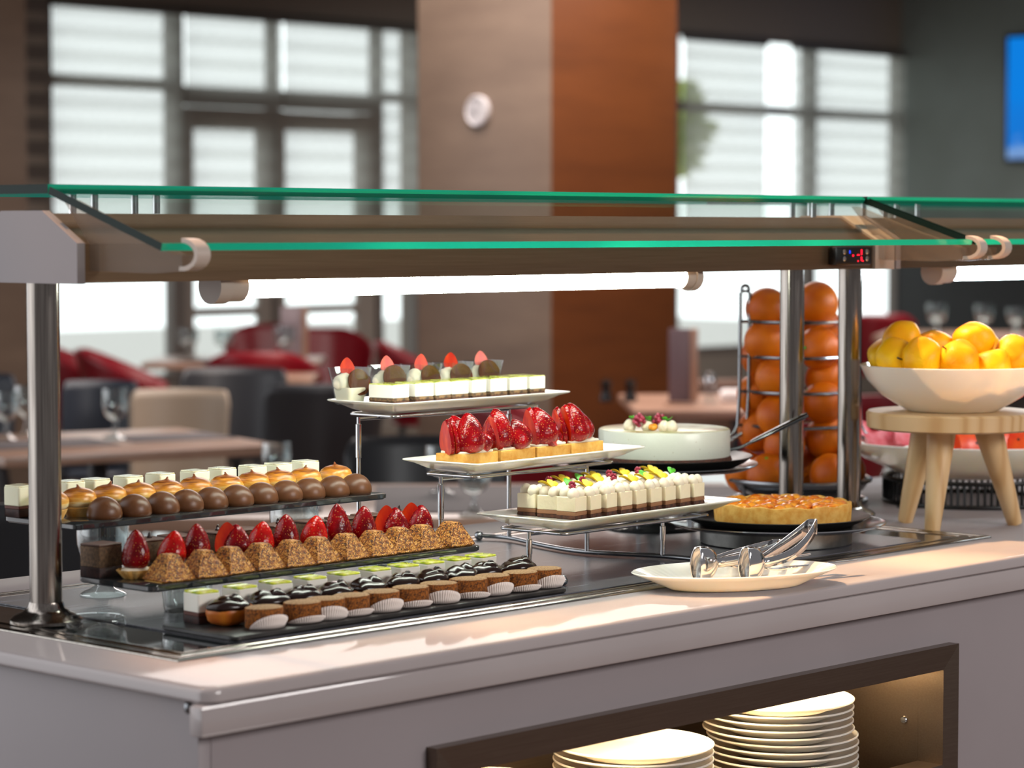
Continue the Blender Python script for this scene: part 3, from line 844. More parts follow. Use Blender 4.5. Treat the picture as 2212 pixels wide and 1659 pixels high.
# nut pyramids, front row of the middle tray
def pyramid(seed):
    q = random.Random(seed)
    t = thing('nut_pyramid', '', 'dessert', (0, 0, 0), 0, 'nut pyramids')
    bm = new(); w = .0465
    lp = []
    for s, z in ((1, .0012), (1.04, .0026), (.90, .0095), (.76, .016), (.62, .0225), (.48, .029), (.40, .0325), (.33, .0338)):
        lp.append(rrect(w * s, w * s, w * .012, 2, 0, 0, z))
    loft(bm, lp)
    bmesh.ops.subdivide_edges(bm, edges=bm.edges, cuts=2, use_grid_fill=True)
    for v in bm.verts:
        if v.co.z > .003: v.co += Vector((q.gauss(0, .00022), q.gauss(0, .00022), q.gauss(0, .00022)))
    obj('nut_cake', bm, 'nut_crust', t, ang=.9)
    bm = new(); box(bm, (0, 0, .0006), (.05, .036, .001)); box(bm, (.026, 0, .0006), (.012, .008, .001)); obj('board', bm, 'gold_board', t); return t
xs = [0.266, 0.322, 0.368, 0.421, 0.471, 0.519, 0.571, 0.623, 0.67, 0.715, 0.772]
row([pyramid(k) for k in range(3)], [(x, .393, T2, 0) for x in xs], lambda i: f'nut-crusted pyramid cake, {ORD[i]} from the steel post end of its row', .15, .0015)

# strawberries
def berry_profile(h, r): return [(0, 0), (.55 * r, .02 * h), (.86 * r, .10 * h), (.99 * r, .24 * h), (.97 * r, .40 * h), (.82 * r, .60 * h), (.58 * r, .79 * h), (.30 * r, .93 * h), (.12 * r, .985 * h), (0, h)]
def smooth_prof(pr, n=3):
    out = []
    for k in range(len(pr) - 1):
        p0, p1, p2, p3 = pr[max(k - 1, 0)], pr[k], pr[k + 1], pr[min(k + 2, len(pr) - 1)]
        for j in range(n):
            t = j / n
            f = lambda i: .5 * (2 * p1[i] + (p2[i] - p0[i]) * t + (2 * p0[i] - 5 * p1[i] + 4 * p2[i] - p3[i]) * t * t + (3 * p1[i] - p0[i] - 3 * p2[i] + p3[i]) * t ** 3)
            out.append((max(f(0), 0), f(1)))
    out.append(pr[-1]); return out
def berry_bm(h, r, seed, sx=1, sy=1):
    q = random.Random(seed); bm = new()
    lathe(bm, smooth_prof(berry_profile(h, r)), 28, (0, 0, 0), sx, sy)
    ph = q.uniform(0, 6)
    for v in bm.verts:
        a = math.atan2(v.co.y, v.co.x); k = 1 + .05 * math.sin(2 * a + ph) + .03 * math.sin(3 * a + ph * 2 + v.co.z / h * 3)
        v.co.x *= k; v.co.y *= k; v.co.x += .06 * r * math.sin(v.co.z / h * 3 + ph)
    return bm
def half_berry(name, h, r, seed, parent, M, thick=0):
    """half strawberry (or a slice when thick > 0): seeded skin outside, orange-red flesh on the cut"""
    bm = berry_bm(h, r, seed)
    bmesh.ops.recalc_face_normals(bm, faces=bm.faces)
    def cut(no, co):
        g = bmesh.ops.bisect_plane(bm, geom=bm.verts[:] + bm.edges[:] + bm.faces[:], plane_co=co, plane_no=no, clear_outer=True)
        es = [e for e in g['geom_cut'] if isinstance(e, bmesh.types.BMEdge)]
        f = bmesh.ops.edgenet_fill(bm, edges=es)['faces']
        for x in f: x.material_index = 1
    cut((0, -1, 0), (0, 0, 0))
    if thick: cut((0, 1, 0), (0, thick, 0))
    bmesh.ops.transform(bm, matrix=M, verts=bm.verts)
    return obj(name, bm, None, parent, mats=['strawberry', 'strawberry_flesh'], ang=.9)
def TR(x, y, z, rz=0, rx=0, ry=0):
    return Matrix.Translation((x, y, z)) @ Matrix.Rotation(R(rz), 4, 'Z') @ Matrix.Rotation(R(rx), 4, 'X') @ Matrix.Rotation(R(ry), 4, 'Y')

def tartlet(kind):
    t = thing('strawberry_tartlet', '', 'dessert', (0, 0, 0), 0, 'strawberry tartlets')
    bm = new()
    def ring(r, z, amp=.0012): return [((r + amp * math.cos(a * 12)) * math.cos(a) * 1.12, (r + amp * math.cos(a * 12)) * math.sin(a) * .92, z) for a in [2 * PI * k / 72 for k in range(72)]]
    loft(bm, [ring(.013, 0), ring(.0145, .001), ring(.0225, .011), ring(.023, .012), ring(.021, .0118), ring(.019, .0095)])
    obj('tart_shell', bm, 'shell_gold', t)
    bm = new(); blob(bm, (0, 0, .0105), (.0195, .0165, .006), 24, 10, lambda d: 1 + .08 * math.sin(d.x * 9) * math.cos(d.y * 8)); obj('cream', bm, 'cream', t)
    if kind == 0:
        bm = berry_bm(.050, .0190, 2); obj('strawberry', bm, 'strawberry', t, (0, 0, .012))
    elif kind == 1:
        bm = berry_bm(.044, .0180, 5); setx(bm, Matrix.Rotation(.15, 4, 'Y')); obj('strawberry', bm, 'strawberry_bright', t, (0, 0, .012))
    elif kind == 2:
        bm = berry_bm(.057, .0185, 8); obj('strawberry', bm, 'strawberry', t, (0, 0, .012))
    else:
        half_berry('strawberry_half', .046, .0180, 3, t, TR(-.006, .002, .013, -40, -6))
        half_berry('strawberry_half', .044, .0180, 9, t, TR(.004, -.004, .012, 140, 12))
    return t
xs = [0.252, 0.31, 0.351, 0.413, 0.46, 0.506, 0.557, 0.601, 0.649, 0.703, 0.751]
kinds = [0, 1, 0, 3, 1, 0, 1, 2, 0, 3, 3]
lookw = ['tall glossy strawberry', 'bright red pointed strawberry', 'very tall dark strawberry', 'two strawberry halves']
protos = [tartlet(k) for k in range(4)]
used = set()
for i, (x, k) in enumerate(zip(xs, kinds)):
    p = protos[k]; lab = f'tartlet topped with a {lookw[k]}, {ORD[i]} from the steel post end' if k != 3 else f'tartlet topped with two strawberry halves, {ORD[i]} from the steel post end'
    loc = (x, .440, T2); a = rnd.uniform(-.5, .5) if k != 3 else rnd.uniform(-.2, .2)
    if k in used: dup(p, loc, a, lab)
    else: p.location = loc; p.rotation_euler = (0, 0, a); p['label'] = lab; used.add(k)

# chocolate squares, back row
def choc_square(curl):
    t = thing('chocolate_slice', '', 'dessert', (0, 0, 0), 0, 'chocolate slices')
    layer(.040, .036, 0, .013, .0015, 'dark_layer', 'sponge_base', t, .0005); layer(.040, .036, .013, .0395, .0015, 'mud_sponge', 'mousse', t, .0003)
    bm = new(); slab(bm, .0405, .0365, .0395, .0425, .002); obj('glaze', bm, 'mud_side', t)
    if curl:
        bm = new(); blob(bm, (.004, 0, .0435), (.004, .003, .0022), 10, 6); tube(bm, bend((.004, 0, .0435), (.003, 0, .048), (.006, .001, .050)), [.0026, .0023, .002, .0017, .0014, .001, .0006], 8)
        obj('chocolate_tip', bm, 'dark_glaze', t)
    return t
xs = [0.236, 0.308, 0.36, 0.425, 0.472, 0.531, 0.596, 0.656, 0.705, 0.76]
row([choc_square(0), choc_square(1)], [(x, .489, T2, 0) for x in xs], lambda i: f'square layered chocolate slice, {ORD[i]} from the steel post end behind the strawberries', .15, .0015)

# lime cubes on the slate
def lime_cube():
    t = thing('lime_mousse_cube', '', 'dessert', (0, 0, 0), 0, 'lime mousse cubes')
    layer(.0335, .0335, 0, .0095, .002, 'dark_layer', 'biscuit_base', t, .0004); layer(.0335, .0335, .0095, .0145, .002, 'choc_layer', 'chocolate_layer', t)
    layer(.0337, .0337, .0145, .0375, .003, 'mousse_white', 'mousse', t); layer(.0333, .0333, .0375, .0403, .004, 'lime_glaze', 'lime_topping', t)
    return t
xs = [0.262, 0.323, 0.382, 0.442, 0.499, 0.558, 0.611, 0.66, 0.709, 0.759]
row([lime_cube()], [(x + .006, .328, T3, 0) for x in xs], lambda i: f'white mousse cube with lime topping, {ORD[i]} from the left on the slate tray', .12, .0012)

# profiteroles
def profiterole(seed):
    q = random.Random(seed)
    t = thing('profiterole', '', 'dessert', (0, 0, 0), 0, 'profiteroles')
    f = lambda d: 1 + .06 * math.sin(d.x * 5 + seed) * math.sin(d.y * 4 + 1) + .03 * math.sin(d.z * 9)
    bm = new(); blob(bm, (0, 0, .0155), (.0275, .0215, .0175), 26, 14, f)
    for v in bm.verts: v.co.z = max(v.co.z, 0)
    obj('choux_bun', bm, 'choux', t)
    bm = new(); c = [(q.uniform(-.008, .002), q.uniform(-.005, .005), .0225), (q.uniform(.004, .010), q.uniform(-.005, .005), .0235), (0, 0, .0215)]
    g = lambda d: 1 + .08 * math.sin(d.x * 4 + seed * 2) * math.cos(d.y * 5)
    blob(bm, (0, 0, .0235), (.0280, .0220, .0105), 30, 14, g); blob(bm, (c[0][0], c[0][1], .0265), (.0165, .0155, .0105), 22, 12, g); blob(bm, (c[1][0], c[1][1], .0275), (.0135, .013, .0105), 20, 12, g)
    blob(bm, (c[1][0] + .002, c[1][1], .0365), (.0048, .0042, .0032), 12, 8)
    obj('chocolate_glaze', bm, 'dark_glaze', t, ang=2); return t
xs = [0.262, 0.33, 0.388, 0.443, 0.5, 0.563, 0.618, 0.672, 0.72, 0.786]
row([profiterole(k) for k in range(3)], [(x + .010, .284, T3, 0) for x in xs], lambda i: f'profiterole with dark chocolate glaze, {ORD[i]} from the left on the slate tray', .5, .0012)

# sponge cakes in paper cases
def sponge(open_):
    t = thing('sponge_cake', '', 'dessert', (0, 0, 0), 0, 'sponge cakes in paper cases')
    bm = new(); pr = [(0, .001), (.0235, .001), (.0246, .003), (.0248, .0235), (.0242, .0255)]
    lathe(bm, pr, 40, (0, 0, 0), 1.04, .84)
    for v in bm.verts: v.co.x += rnd.gauss(0, .0002); v.co.y += rnd.gauss(0, .0002)
    obj('cake', bm, 'cake_crumb', t, ang=.6)
    bm = new(); lathe(bm, [(.0243, .0254), (.0225, .0262), (0, .0266)], 40, (0, 0, 0), 1.04, .84); obj('cake_top', bm, 'cake_top', t)
    bm = new(); n = 120; a0, a1 = R(-168), R(-24)
    lo, hi = [], []
    for k in range(n + 1):
        a = a0 + (a1 - a0) * k / n; pl = .0011 * math.sin(k / n * 2 * PI * 24)
        u = k / n; rise = math.sin(u * PI) ** .8
        r0 = .0255; r1 = .0268 + .0065 * rise + pl * (.3 + rise)
        lo.append((r0 * 1.04 * math.cos(a), r0 * .84 * math.sin(a) - .0005, .0008))
        hi.append((r1 * 1.04 * math.cos(a), r1 * .84 * math.sin(a), .0012 + (.018 if open_ else .010) * rise))
    bl = [[Vector(l).lerp(Vector(h), s) for l, h in zip(lo, hi)] for s in (0, .35, .7, 1)]
    loft(bm, bl, False, False, False)
    pc = obj('paper_case', bm, 'paper', t, ang=3); md = pc.modifiers.new('thickness', 'SOLIDIFY'); md.thickness = .0003
    return t
xs = [0.277, 0.34, 0.382, 0.423, 0.475, 0.529, 0.579, 0.639, 0.683, 0.735, 0.784]
row([sponge(True), sponge(False)], [(x + .014, .238, T3, 0) for x in xs], lambda i: f'brown sponge cake in white paper case, {ORD[i]} from the left at the slate tray front', .35, .0022)

# ---- top platter: mousse slices and dessert cups
def p1_slice():
    t = thing('lime_mousse_slice', '', 'dessert', (0, 0, 0), 0, 'lime mousse slices')
    layer(.037, .050, 0, .0065, .0012, 'dark_biscuit', 'biscuit_base', t, .0005); layer(.037, .050, .0065, .0115, .0012, 'biscuit', 'chocolate_layer', t, .0003)
    layer(.037, .050, .0115, .0315, .0015, 'mousse_white', 'mousse', t); layer(.0368, .0498, .0315, .0328, .0015, 'lime_glaze', 'lime_topping', t)
    return t
ua = [.055, .110, .150, .189, .231, .280, .328, .372]
row([p1_slice()], [(*on_plat(0, u - .008, .060), R(1.55)) for u in ua], lambda i: f'white mousse slice with green lime film, {ORD[i]} from the left on the top platter', .14, .001)
def cup(kind):
    t = thing('dessert_cup', '', 'dessert cup', (0, 0, 0), 0, 'dessert cups')
    bm = new(); h = .056
    def sq(w, z, r): return rrect(w, w, r, 5, 0, 0, z)
    loft(bm, [sq(.034, 0, .006), sq(.036, .001, .007), sq(.046, h * .6, .010), sq(.056, h, .013), sq(.0545, h, .0125), sq(.0445, h * .6, .0095), sq(.034, .002, .006)])
    obj('cup', bm, 'cup_plastic', t)
    bm = new(); loft(bm, [sq(.0325, .0025, .006), sq(.0395, h * .42, .008), sq(.039, h * .46, .010)])
    blob(bm, (-.008, .006, h * .58), (.015, .015, .015), 20, 10, lambda d: 1 + .1 * math.sin(d.x * 6 + kind)); blob(bm, (.009, .009, h * .60), (.013, .013, .013), 18, 10)
    obj('cream', bm, 'cream', t)
    bm = new(); lathe(bm, [(0, 0), (.0205, 0), (.0205, .0016), (0, .0016)], 36)
    setx(bm, TR(.006 if kind != 1 else .000, -.0135, h * (.60 if kind != 1 else .66), -8, 76)); obj('chocolate_disc', bm, 'choc_disc', t)
    half_berry('strawberry_half', .026, .011, 3 + kind, t, TR(-.004 + .003 * kind % 3, .002, h * .82, -50 + 25 * (kind % 2), -14))
    return t
ca = [.035, .118, .193, .264, .336]
row([cup(k) for k in range(3)], [(*on_plat(0, u - .012, .118), R(1.55)) for u in ca], lambda i: f'clear dessert cup with cream, chocolate disc and strawberry, {ORD[i]} from the left', .2, .001)

# ---- middle platter: strawberry squares
def square(kind):
    t = thing('strawberry_square', '', 'dessert', (0, 0, 0), 0, 'strawberry squares')
    RS = 1.22
    half = lambda nm, h, r, *a: half_berry(nm, h * 1.04, r * RS, *a)
    layer(.080, .052, 0, .017, .0012, 'shortcrust', 'shortbread_base', t, .0004)
    bm = new(); slab(bm, .074, .046, .0165, .0205, .008); blob(bm, (.01, -.012, .019), (.022, .014, .007), 16, 8); obj('cream', bm, 'cream', t)
    q = random.Random(kind); z = .016
    if kind == 0:
        half('strawberry_slice', .050, .017, 1, t, TR(-.034, .004, z, 66, -6, -4), .005); half('strawberry_slice', .052, .018, 2, t, TR(-.027, .000, z, 64, -6, -3), .005)
        half('strawberry_half', .058, .0215, 4, t, TR(-.008, -.014, z, 172, 6, 4)); half('strawberry_half', .054, .019, 5, t, TR(.008, .014, z, 170, 14, 10))
        half('strawberry_half', .040, .018, 6, t, TR(.025, -.010, z, -150, 30, 26)); half('strawberry_half', .050, .017, 7, t, TR(-.006, .018, z, -20, -10, 0))
    elif kind == 1:
        half('strawberry_slice', .054, .018, 3, t, TR(-.026, -.006, z, 70, -8, -4), .006); half('strawberry_half', .060, .021, 8, t, TR(-.014, -.004, z, 176, 8, 6))
        half('strawberry_half', .044, .019, 9, t, TR(.016, -.014, z, 190, 8, 12)); half('strawberry_half', .045, .017, 11, t, TR(.026, .012, z, 200, 20, 24))
        half('strawberry_half', .052, .017, 12, t, TR(.002, .018, z, 10, -8, 6))
    elif kind == 2:
        half('strawberry_slice', .058, .018, 5, t, TR(-.024, -.004, z, 72, -6, -2), .006); half('strawberry_half', .058, .0215, 12, t, TR(-.008, -.010, z, 165, 10, 8))
        half('strawberry_slice', .048, .019, 14, t, TR(.014, -.014, z, 200, 18, 16), .009); half('strawberry_half', .050, .018, 15, t, TR(.012, .010, z, 180, 8, 18))
        half('strawberry_half', .036, .016, 16, t, TR(.030, -.002, z, -140, 30, 30))
    else:
        half('strawberry_slice', .056, .019, 6, t, TR(-.030, .000, z, 62, -10, -8), .006); half('strawberry_slice', .058, .019, 7, t, TR(-.022, -.004, z, 66, -6, -4), .005)
        half('strawberry_half', .060, .022, 18, t, TR(-.006, -.010, z, 170, 8, 10)); half('strawberry_half', .058, .021, 19, t, TR(.010, -.004, z, 186, 10, 20))
        half('strawberry_half', .050, .019, 20, t, TR(.022, .008, z, 196, 10, 30))
    return t
sl = ['strawberry square with two thin slices leaning on its nearest end, first from the left', 'strawberry square with a lower half berry in front, second from the left', 'strawberry square with two sharp peaks, third from the left', 'strawberry square with the broad twin peak, rightmost on the middle platter']
for k, u in enumerate((.058, .145, .230, .312)):
    s = square(k); s.location = on_plat(1, u, .070); s.rotation_euler = (0, 0, R(3.9)); s['label'] = sl[k]

# ---- lowest platter: cheesecake bites in three rows of nine
def bite(kind):
    t = thing('cheesecake_bite', '', 'dessert', (0, 0, 0), 0, 'vanilla cheesecake bites')
    layer(.0310, .0330, 0, .0055, .001, 'dark_biscuit', 'biscuit_base', t, .0005); layer(.0310, .0330, .0055, .0115, .001, 'choc_mousse', 'chocolate_layer', t, .0003)
    layer(.0308, .0328, .0115, .0325, .0015, 'vanilla', 'vanilla_mousse', t, .0002)
    bm = new()
    for dx, dy, s in ((-.008, -.008, 1), (.0085, -.007, .92), (-.002, .009, 1.05)):
        blob(bm, (dx, dy, .0355), (.0092 * s, .0092 * s, .0088 * s), 16, 10, lambda d: 1 + .2 * max(d.z, 0) ** 6)
    obj('cream_dollops', bm, 'cream', t)
    if kind == 1:
        bm = new(); q = random.Random(4)
        for k in range(14):
            d = Vector((q.gauss(0, 1), q.gauss(0, 1), q.gauss(0, 1))).normalized(); blob(bm, Vector((.003, .002, .0475)) + d * .0046, (.0026,) * 3, 8, 6)
        obj('raspberry_piece', bm, 'raspberry', t)
    if kind in (2, 3):
        bm = new(); n = 7
        for pk in range(1 if kind == 3 else 2):
            a0 = pk * 1.6 + .4; L, W = (.020, .0085) if kind == 2 else (.017, .0065)
            rows_ = []
            for i in range(n):
                u = i / (n - 1); w = W * math.sin(PI * min(u * .86 + .07, 1)); 
                base = Vector((u * L * math.cos(a0), u * L * math.sin(a0), (.0435 + .018 * u - .010 * u * u))); sd = Vector((-math.sin(a0), math.cos(a0), .35))
                rows_.append([base - sd * w, base + Vector((0, 0, -.0012)), base + sd * w])
            loft(bm, rows_, False, False, False)
        o = obj('petal' if kind == 2 else 'mint_leaf', bm, 'petal_yellow' if kind == 2 else 'leaf_green', t, ang=3)
        md = o.modifiers.new('thickness', 'SOLIDIFY'); md.thickness = .0005
    return t
bp = [bite(k) for k in range(4)]
deco = {0: [1, 2, 0, 0, 2, 2, 2, 0, 0], 1: [2, 3, 1, 2, 1, 0, 3, 2, 3], 2: [0, 1, 2, 3, 2, 1, 2, 1, 2]}
dn = ['plain cream dollops', 'a raspberry piece', 'a yellow petal', 'a green mint leaf']
rn = ['front', 'middle', 'back']
used = set()
for rr in range(3):
    for i in range(9):
        k = deco[rr][i]; p = bp[k]
        loc = on_plat(2, .085 + .0352 * i + rnd.uniform(-.001, .001), .062 + .0375 * rr)
        a = R(1.8) + rnd.uniform(.10, .24)
        lab = f'cheesecake bite with {dn[k]}, {ORD[i]} from the left in the {rn[rr]} row'
        if k in used: dup(p, loc, a, lab)
        else: p.location = loc; p.rotation_euler = (0, 0, a); p['label'] = lab; used.add(k)

# ------------------------------------------------------------------ cakes on stands
s1 = thing('cake_stand', 'tall silver cake stand on a hammered foot, carrying the white cheesecake', 'cake stand', (1.487, .628, BED))
bm = new(); lathe(bm, [(0, 0), (.082, 0), (.084, .002), (.080, .005), (.062, .009), (.054, .017), (.046, .020), (.020, .026), (.012, .034), (.010, .098), (0, .098)], 48); obj('foot', bm, 'hammered', s1)
zp = 1.008 - BED
for a in (200, 330, 318):
    bm = new(); x, y = .07 * math.cos(R(a)), .07 * math.sin(R(a)); tube(bm, [(x, y, .004), (x, y, zp - .002)], .0036, 10); obj('leg', bm, 'dark_chrome', s1)
bm = new(); lathe(bm, [(0, zp - .004), (.155, zp - .004), (.170, zp + .002), (.1735, zp + .0045), (.1725, zp + .006), (.166, zp + .004), (.154, zp - .001), (0, zp - .001)], 72); obj('plate', bm, 'dark_chrome', s1)
bm = new(); lathe(bm, [(0, 0), (.135, 0), (.152, .008), (.163, .0165), (.165, .0175), (.163, .0185), (.151, .0115), (.135, .004), (0, .004)], 72)
tag(obj('round_tray', bm, 'black_pan', None, (1.487, .628, 1.008)), 'round black tray under the white cheesecake', 'tray')
ck1 = thing('cheesecake', 'round white cheesecake with raspberries and cream on top', 'cake', (1.499, .615, 1.0122))
bm = new(); lathe(bm, [(0, 0), (.108, 0), (.1112, .002), (.1115, .008), (.1098, .014), (0, .014)], 96)
for v in bm.verts: v.co.x += rnd.gauss(0, .0006); v.co.y += rnd.gauss(0, .0006)
obj('biscuit_base', bm, 'dark_biscuit', ck1)
bm = new(); lathe(bm, [(0, .0135), (.1085, .0135), (.109, .0145), (.109, .0555), (.1075, .058)], 72); obj('filling', bm, 'cheesecake_side', ck1, recalc=True)
bm = new(); lathe(bm, [(.1078, .0576), (.105, .0590), (0, .0594)], 72); obj('glaze', bm, 'cheesecake_top', ck1)
def toward(a, b): return a * .6879 + b * .7258, a * -.7258 + b * .6879
for k, (u, v, kind) in enumerate([(-.060, -.045, 0), (-.045, -.058, 1), (-.030, -.052, 0), (-.022, -.066, 2), (-.012, -.056, 1), (-.004, -.066, 0), (.008, -.070, 0), (-.050, -.050, 3), (-.026, -.058, 3), (.002, -.064, 3)]):
    x, y = toward(u, v); bm = new(); z = .0592
    if kind == 0: blob(bm, (x, y, z + .006), (.0105, .0105, .0095), 18, 10, lambda d: 1 + .25 * max(d.z, 0) ** 6); obj('cream_dollop', bm, 'cream', ck1)
    elif kind == 1:
        q = random.Random(k)
        for j in range(26):
            d = Vector((q.gauss(0, 1), q.gauss(0, 1), q.gauss(0, 1))).normalized(); blob(bm, Vector((x, y, z + .017)) + d * .0085, (.0036,) * 3, 8, 6)
        obj('raspberry', bm, 'raspberry', ck1)
    elif kind == 2: blob(bm, (x, y, z + .006), (.010, .007, .006), 14, 8); obj('orange_segment', bm, 'tart_apricot', ck1)
    else:
        for s in (0, 1):
            a = s * 1.5 + k; rows_ = []
            for i in range(6):
                t_ = i / 5; w = .0055 * math.sin(PI * min(t_ * .86 + .07, 1)); b = Vector((x + t_ * .011 * math.cos(a), y + t_ * .011 * math.sin(a), z + .016 + .012 * t_ - .006 * t_ * t_)); sd = Vector((-math.sin(a), math.cos(a), .5))
                rows_.append([b - sd * w, b + Vector((0, 0, -.001)), b + sd * w])
            loft(bm, rows_, False, False, False)
        o = obj('mint_leaf', bm, 'leaf_green', ck1, ang=3); o.modifiers.new('thickness', 'SOLIDIFY').thickness = .0006

# cake server leaning on the tray rim
sv = thing('cake_server', 'steel cake server resting on the tray beside the white cheesecake', 'cake server', (1.575, .545, 1.0265))
hx, hy, hz = 1.578 - 1.575 + .09, .372 - .545 + .075, .066
bm = new()
d = Vector((hx, hy, hz)); 
p0 = d * .30; p1 = d
sd = d.cross(Vector((0, 0, 1))).normalized(); up = sd.cross(d).normalized()
L = []
for t_, w, h in ((0, .004, .0025), (.06, .0075, .0035), (.5, .0095, .0045), (.92, .0105, .005), (1, .008, .004)):
    c = p0.lerp(p1, t_)
    L.append([c + sd * w * math.cos(a) + up * h * math.sin(a) for a in [2 * PI * k / 14 for k in range(14)]])
loft(bm, L); obj('handle', bm, 'dark_chrome', sv)
bm = new()
tube(bm, [p0 + d * .02, p0 - d * .12, Vector((0, 0, .006))], .0026, 8)
f = Vector((-d.x, -d.y, 0)).normalized(); s2 = Vector((-f.y, f.x, 0))
prism_pts = [(.0, -.022), (.0, .022), (.05, .014), (.062, .003), (.062, -.003), (.05, -.014)]
loft(bm, [[f * u + s2 * v + Vector((0, 0, .0035 - u * .06)) for u, v in prism_pts], [f * u + s2 * v + Vector((0, 0, .0048 - u * .06)) for u, v in prism_pts]])
obj('blade', bm, 'chrome', sv, smooth=False)

s2_ = thing('cake_stand', 'low silver cake stand with a drum foot, carrying the apricot tart', 'cake stand', (1.469, .358, BED))
bm = new(); lathe(bm, [(0, 0), (.117, 0), (.120, .002), (.121, .028), (0, .028)], 64); obj('drum_foot', bm, 'steel_drum', s2_)
bm = new(); lathe(bm, [(0, .026), (.150, .026), (.168, .031), (.1735, .0335), (.1725, .035), (.166, .034), (.148, .029), (0, .029)], 72); obj('plate', bm, 'chrome', s2_)
bm = new(); lathe(bm, [(0, 0), (.118, 0), (.136, .007), (.147, .014), (.149, .0148), (.147, .0158), (.134, .0095), (.118, .004), (0, .004)], 72)
tag(obj('round_tray', bm, 'black_pan', None, (1.469, .358, BED + .0292)), 'round black tray under the apricot tart', 'tray')
at = thing('apricot_tart', 'round golden fruit tart with glazed apricots', 'tart', (1.476, .350, BED + .0335))
bm = new(); n = 96
def wav(r, z, amp, f=23): return [((r + amp * math.sin(a * f) + amp * .7 * math.sin(a * 9 + 1)) * math.cos(a), (r + amp * math.sin(a * f) + amp * .7 * math.sin(a * 9 + 1)) * math.sin(a), z + amp * 1.1 * math.sin(a * 13 + .5)) for a in [2 * PI * k / n for k in range(n)]]
loft(bm, [wav(.105, 0, 0), wav(.1075, .002, .0002), wav(.109, .026, .0008), wav(.1085, .0305, .0013), wav(.106, .0318, .0013), wav(.103, .030, .0012), wav(.1015, .025, .0006)])
obj('crust', bm, 'shortcrust', at)
bm = new(); lathe(bm, [(.1035, .0255), (.09, .0275), (0, .0285)], 64); obj('custard', bm, 'tart_custard', at)
bm = new(); q = random.Random(6)
for rr_, m_ in ((.088, 17), (.066, 13), (.044, 9), (.021, 4), (0, 1)):
    for k in range(m_):
        a = 2 * PI * k / m_ + rr_ * 30; c = (rr_ * math.cos(a), rr_ * math.sin(a), .0285)
        st = len(bm.verts); blob(bm, (0, 0, 0), (.0145, .0105, .0062), 12, 8, lambda d: 1 + .06 * math.sin(d.x * 7))
        setx(bm, Matrix.Translation(c) @ Matrix.Rotation(a + q.uniform(-.6, .6), 4, 'Z') @ Matrix.Rotation(q.uniform(-.3, .3), 4, 'Y'), st)
ap = obj('apricot_slices', bm, 'tart_apricot', at)

# ------------------------------------------------------------------ oval plate with the serving tools
ovx, ovy, ova = 1.040, .098, R(-26)
bm = new()
def ov(a, b, z, rib=0): return [((a + rib * math.sin(t * 60)) * math.cos(t), (b + rib * math.sin(t * 60)) * math.sin(t), z) for t in [2 * PI * k / 180 for k in range(180)]]
loft(bm, [ov(.095, .050, 0), ov(.098, .053, .0005), ov(.103, .057, .003), ov(.138, .080, .0175), ov(.1515, .0885, .0225), ov(.1535, .0895, .0240), ov(.1515, .0882, .0252), ov(.138, .0795, .0212, .0006), ov(.112, .064, .0105, .0006), ov(.100, .055, .0058), ov(.05, .027, .005)])
plo = obj('oval_plate', bm, 'porcelain', None, (ovx, ovy, Z + .0005), ova); tag(plo, 'white oval porcelain plate holding the steel cake tongs at the worktop edge', 'plate')
def along(u, v, z): c, s = math.cos(ova), math.sin(ova); return Vector((ovx + u * c - v * s, ovy + u * s + v * c, Z + z))
def tongs(label, loc, rz, Lh=.20, rise=.045):
    """pastry tongs lying on their side: two broad curved blades joined by spring arms"""
    t = thing('cake_tongs', label, 'tongs', loc, rz); t.scale = (1.18,) * 3
    for side in (-1, 1):
        bm = new(); rows_ = []
        n = 20
        for i in range(n + 1):                                   # a D-shaped scoop bowed outwards, straight at its tip
            u = i / n; x = -.036 + .042 * u
            hgt = .0215 if u < .3 else .005 + .0165 * math.sqrt(max(1 - ((u - .3) / .7) ** 2, 0))
            L = []
            for j in range(13):
                s = -1 + j / 6
                L.append((x + (.004 * s * s if u < .1 else 0), side * (.0035 + .008 * (1 - s * s) ** .8 * (.35 + .65 * math.sin(PI * min(.10 + .85 * u, 1)))), .0225 + hgt * s))
            rows_.append(L)
        loft(bm, rows_, False, False, False)
        o = obj('blade', bm, 'chrome', t, ang=3); o.modifiers.new('thickness', 'SOLIDIFY').thickness = .0012
        bm = new(); rows_ = []
        for i in range(12):
            u = i / 11; x = .004 + Lh * u; w = .0055 + .0035 * u
            z = .022 + rise * u * u; y = side * (.006 + .010 * math.sin(PI * u) * .8)
            rows_.append([(x, y, z - w), (x, y + side * .0012, z), (x, y, z + w)])
        loft(bm, rows_, False, False, False); o = obj('arm', bm, 'chrome', t, ang=3); o.modifiers.new('thickness', 'SOLIDIFY').thickness = .0014
    bm = new(); xe = .004 + Lh; ze = .022 + rise
    P = [(xe + .010 * math.sin(PI * k / 8), .006 * math.cos(PI * k / 8), ze) for k in range(9)]
    rows_ = [[(x, y, z - .009), (x, y, z), (x, y, z + .009)] for x, y, z in P]
    loft(bm, rows_, False, False, False); o = obj('spring_end', bm, 'chrome', t, ang=3); o.modifiers.new('thickness', 'SOLIDIFY').thickness = .0014
    return t
tongs('polished steel cake tongs lying flat, nearer the rounded left end of the oval plate', along(-.028, .018, .0065), R(8), .15, .004)
tongs('polished steel cake tongs with raised channel handle, in the middle of the oval plate', along(.034, -.004, .0065), R(10), .135, .030)
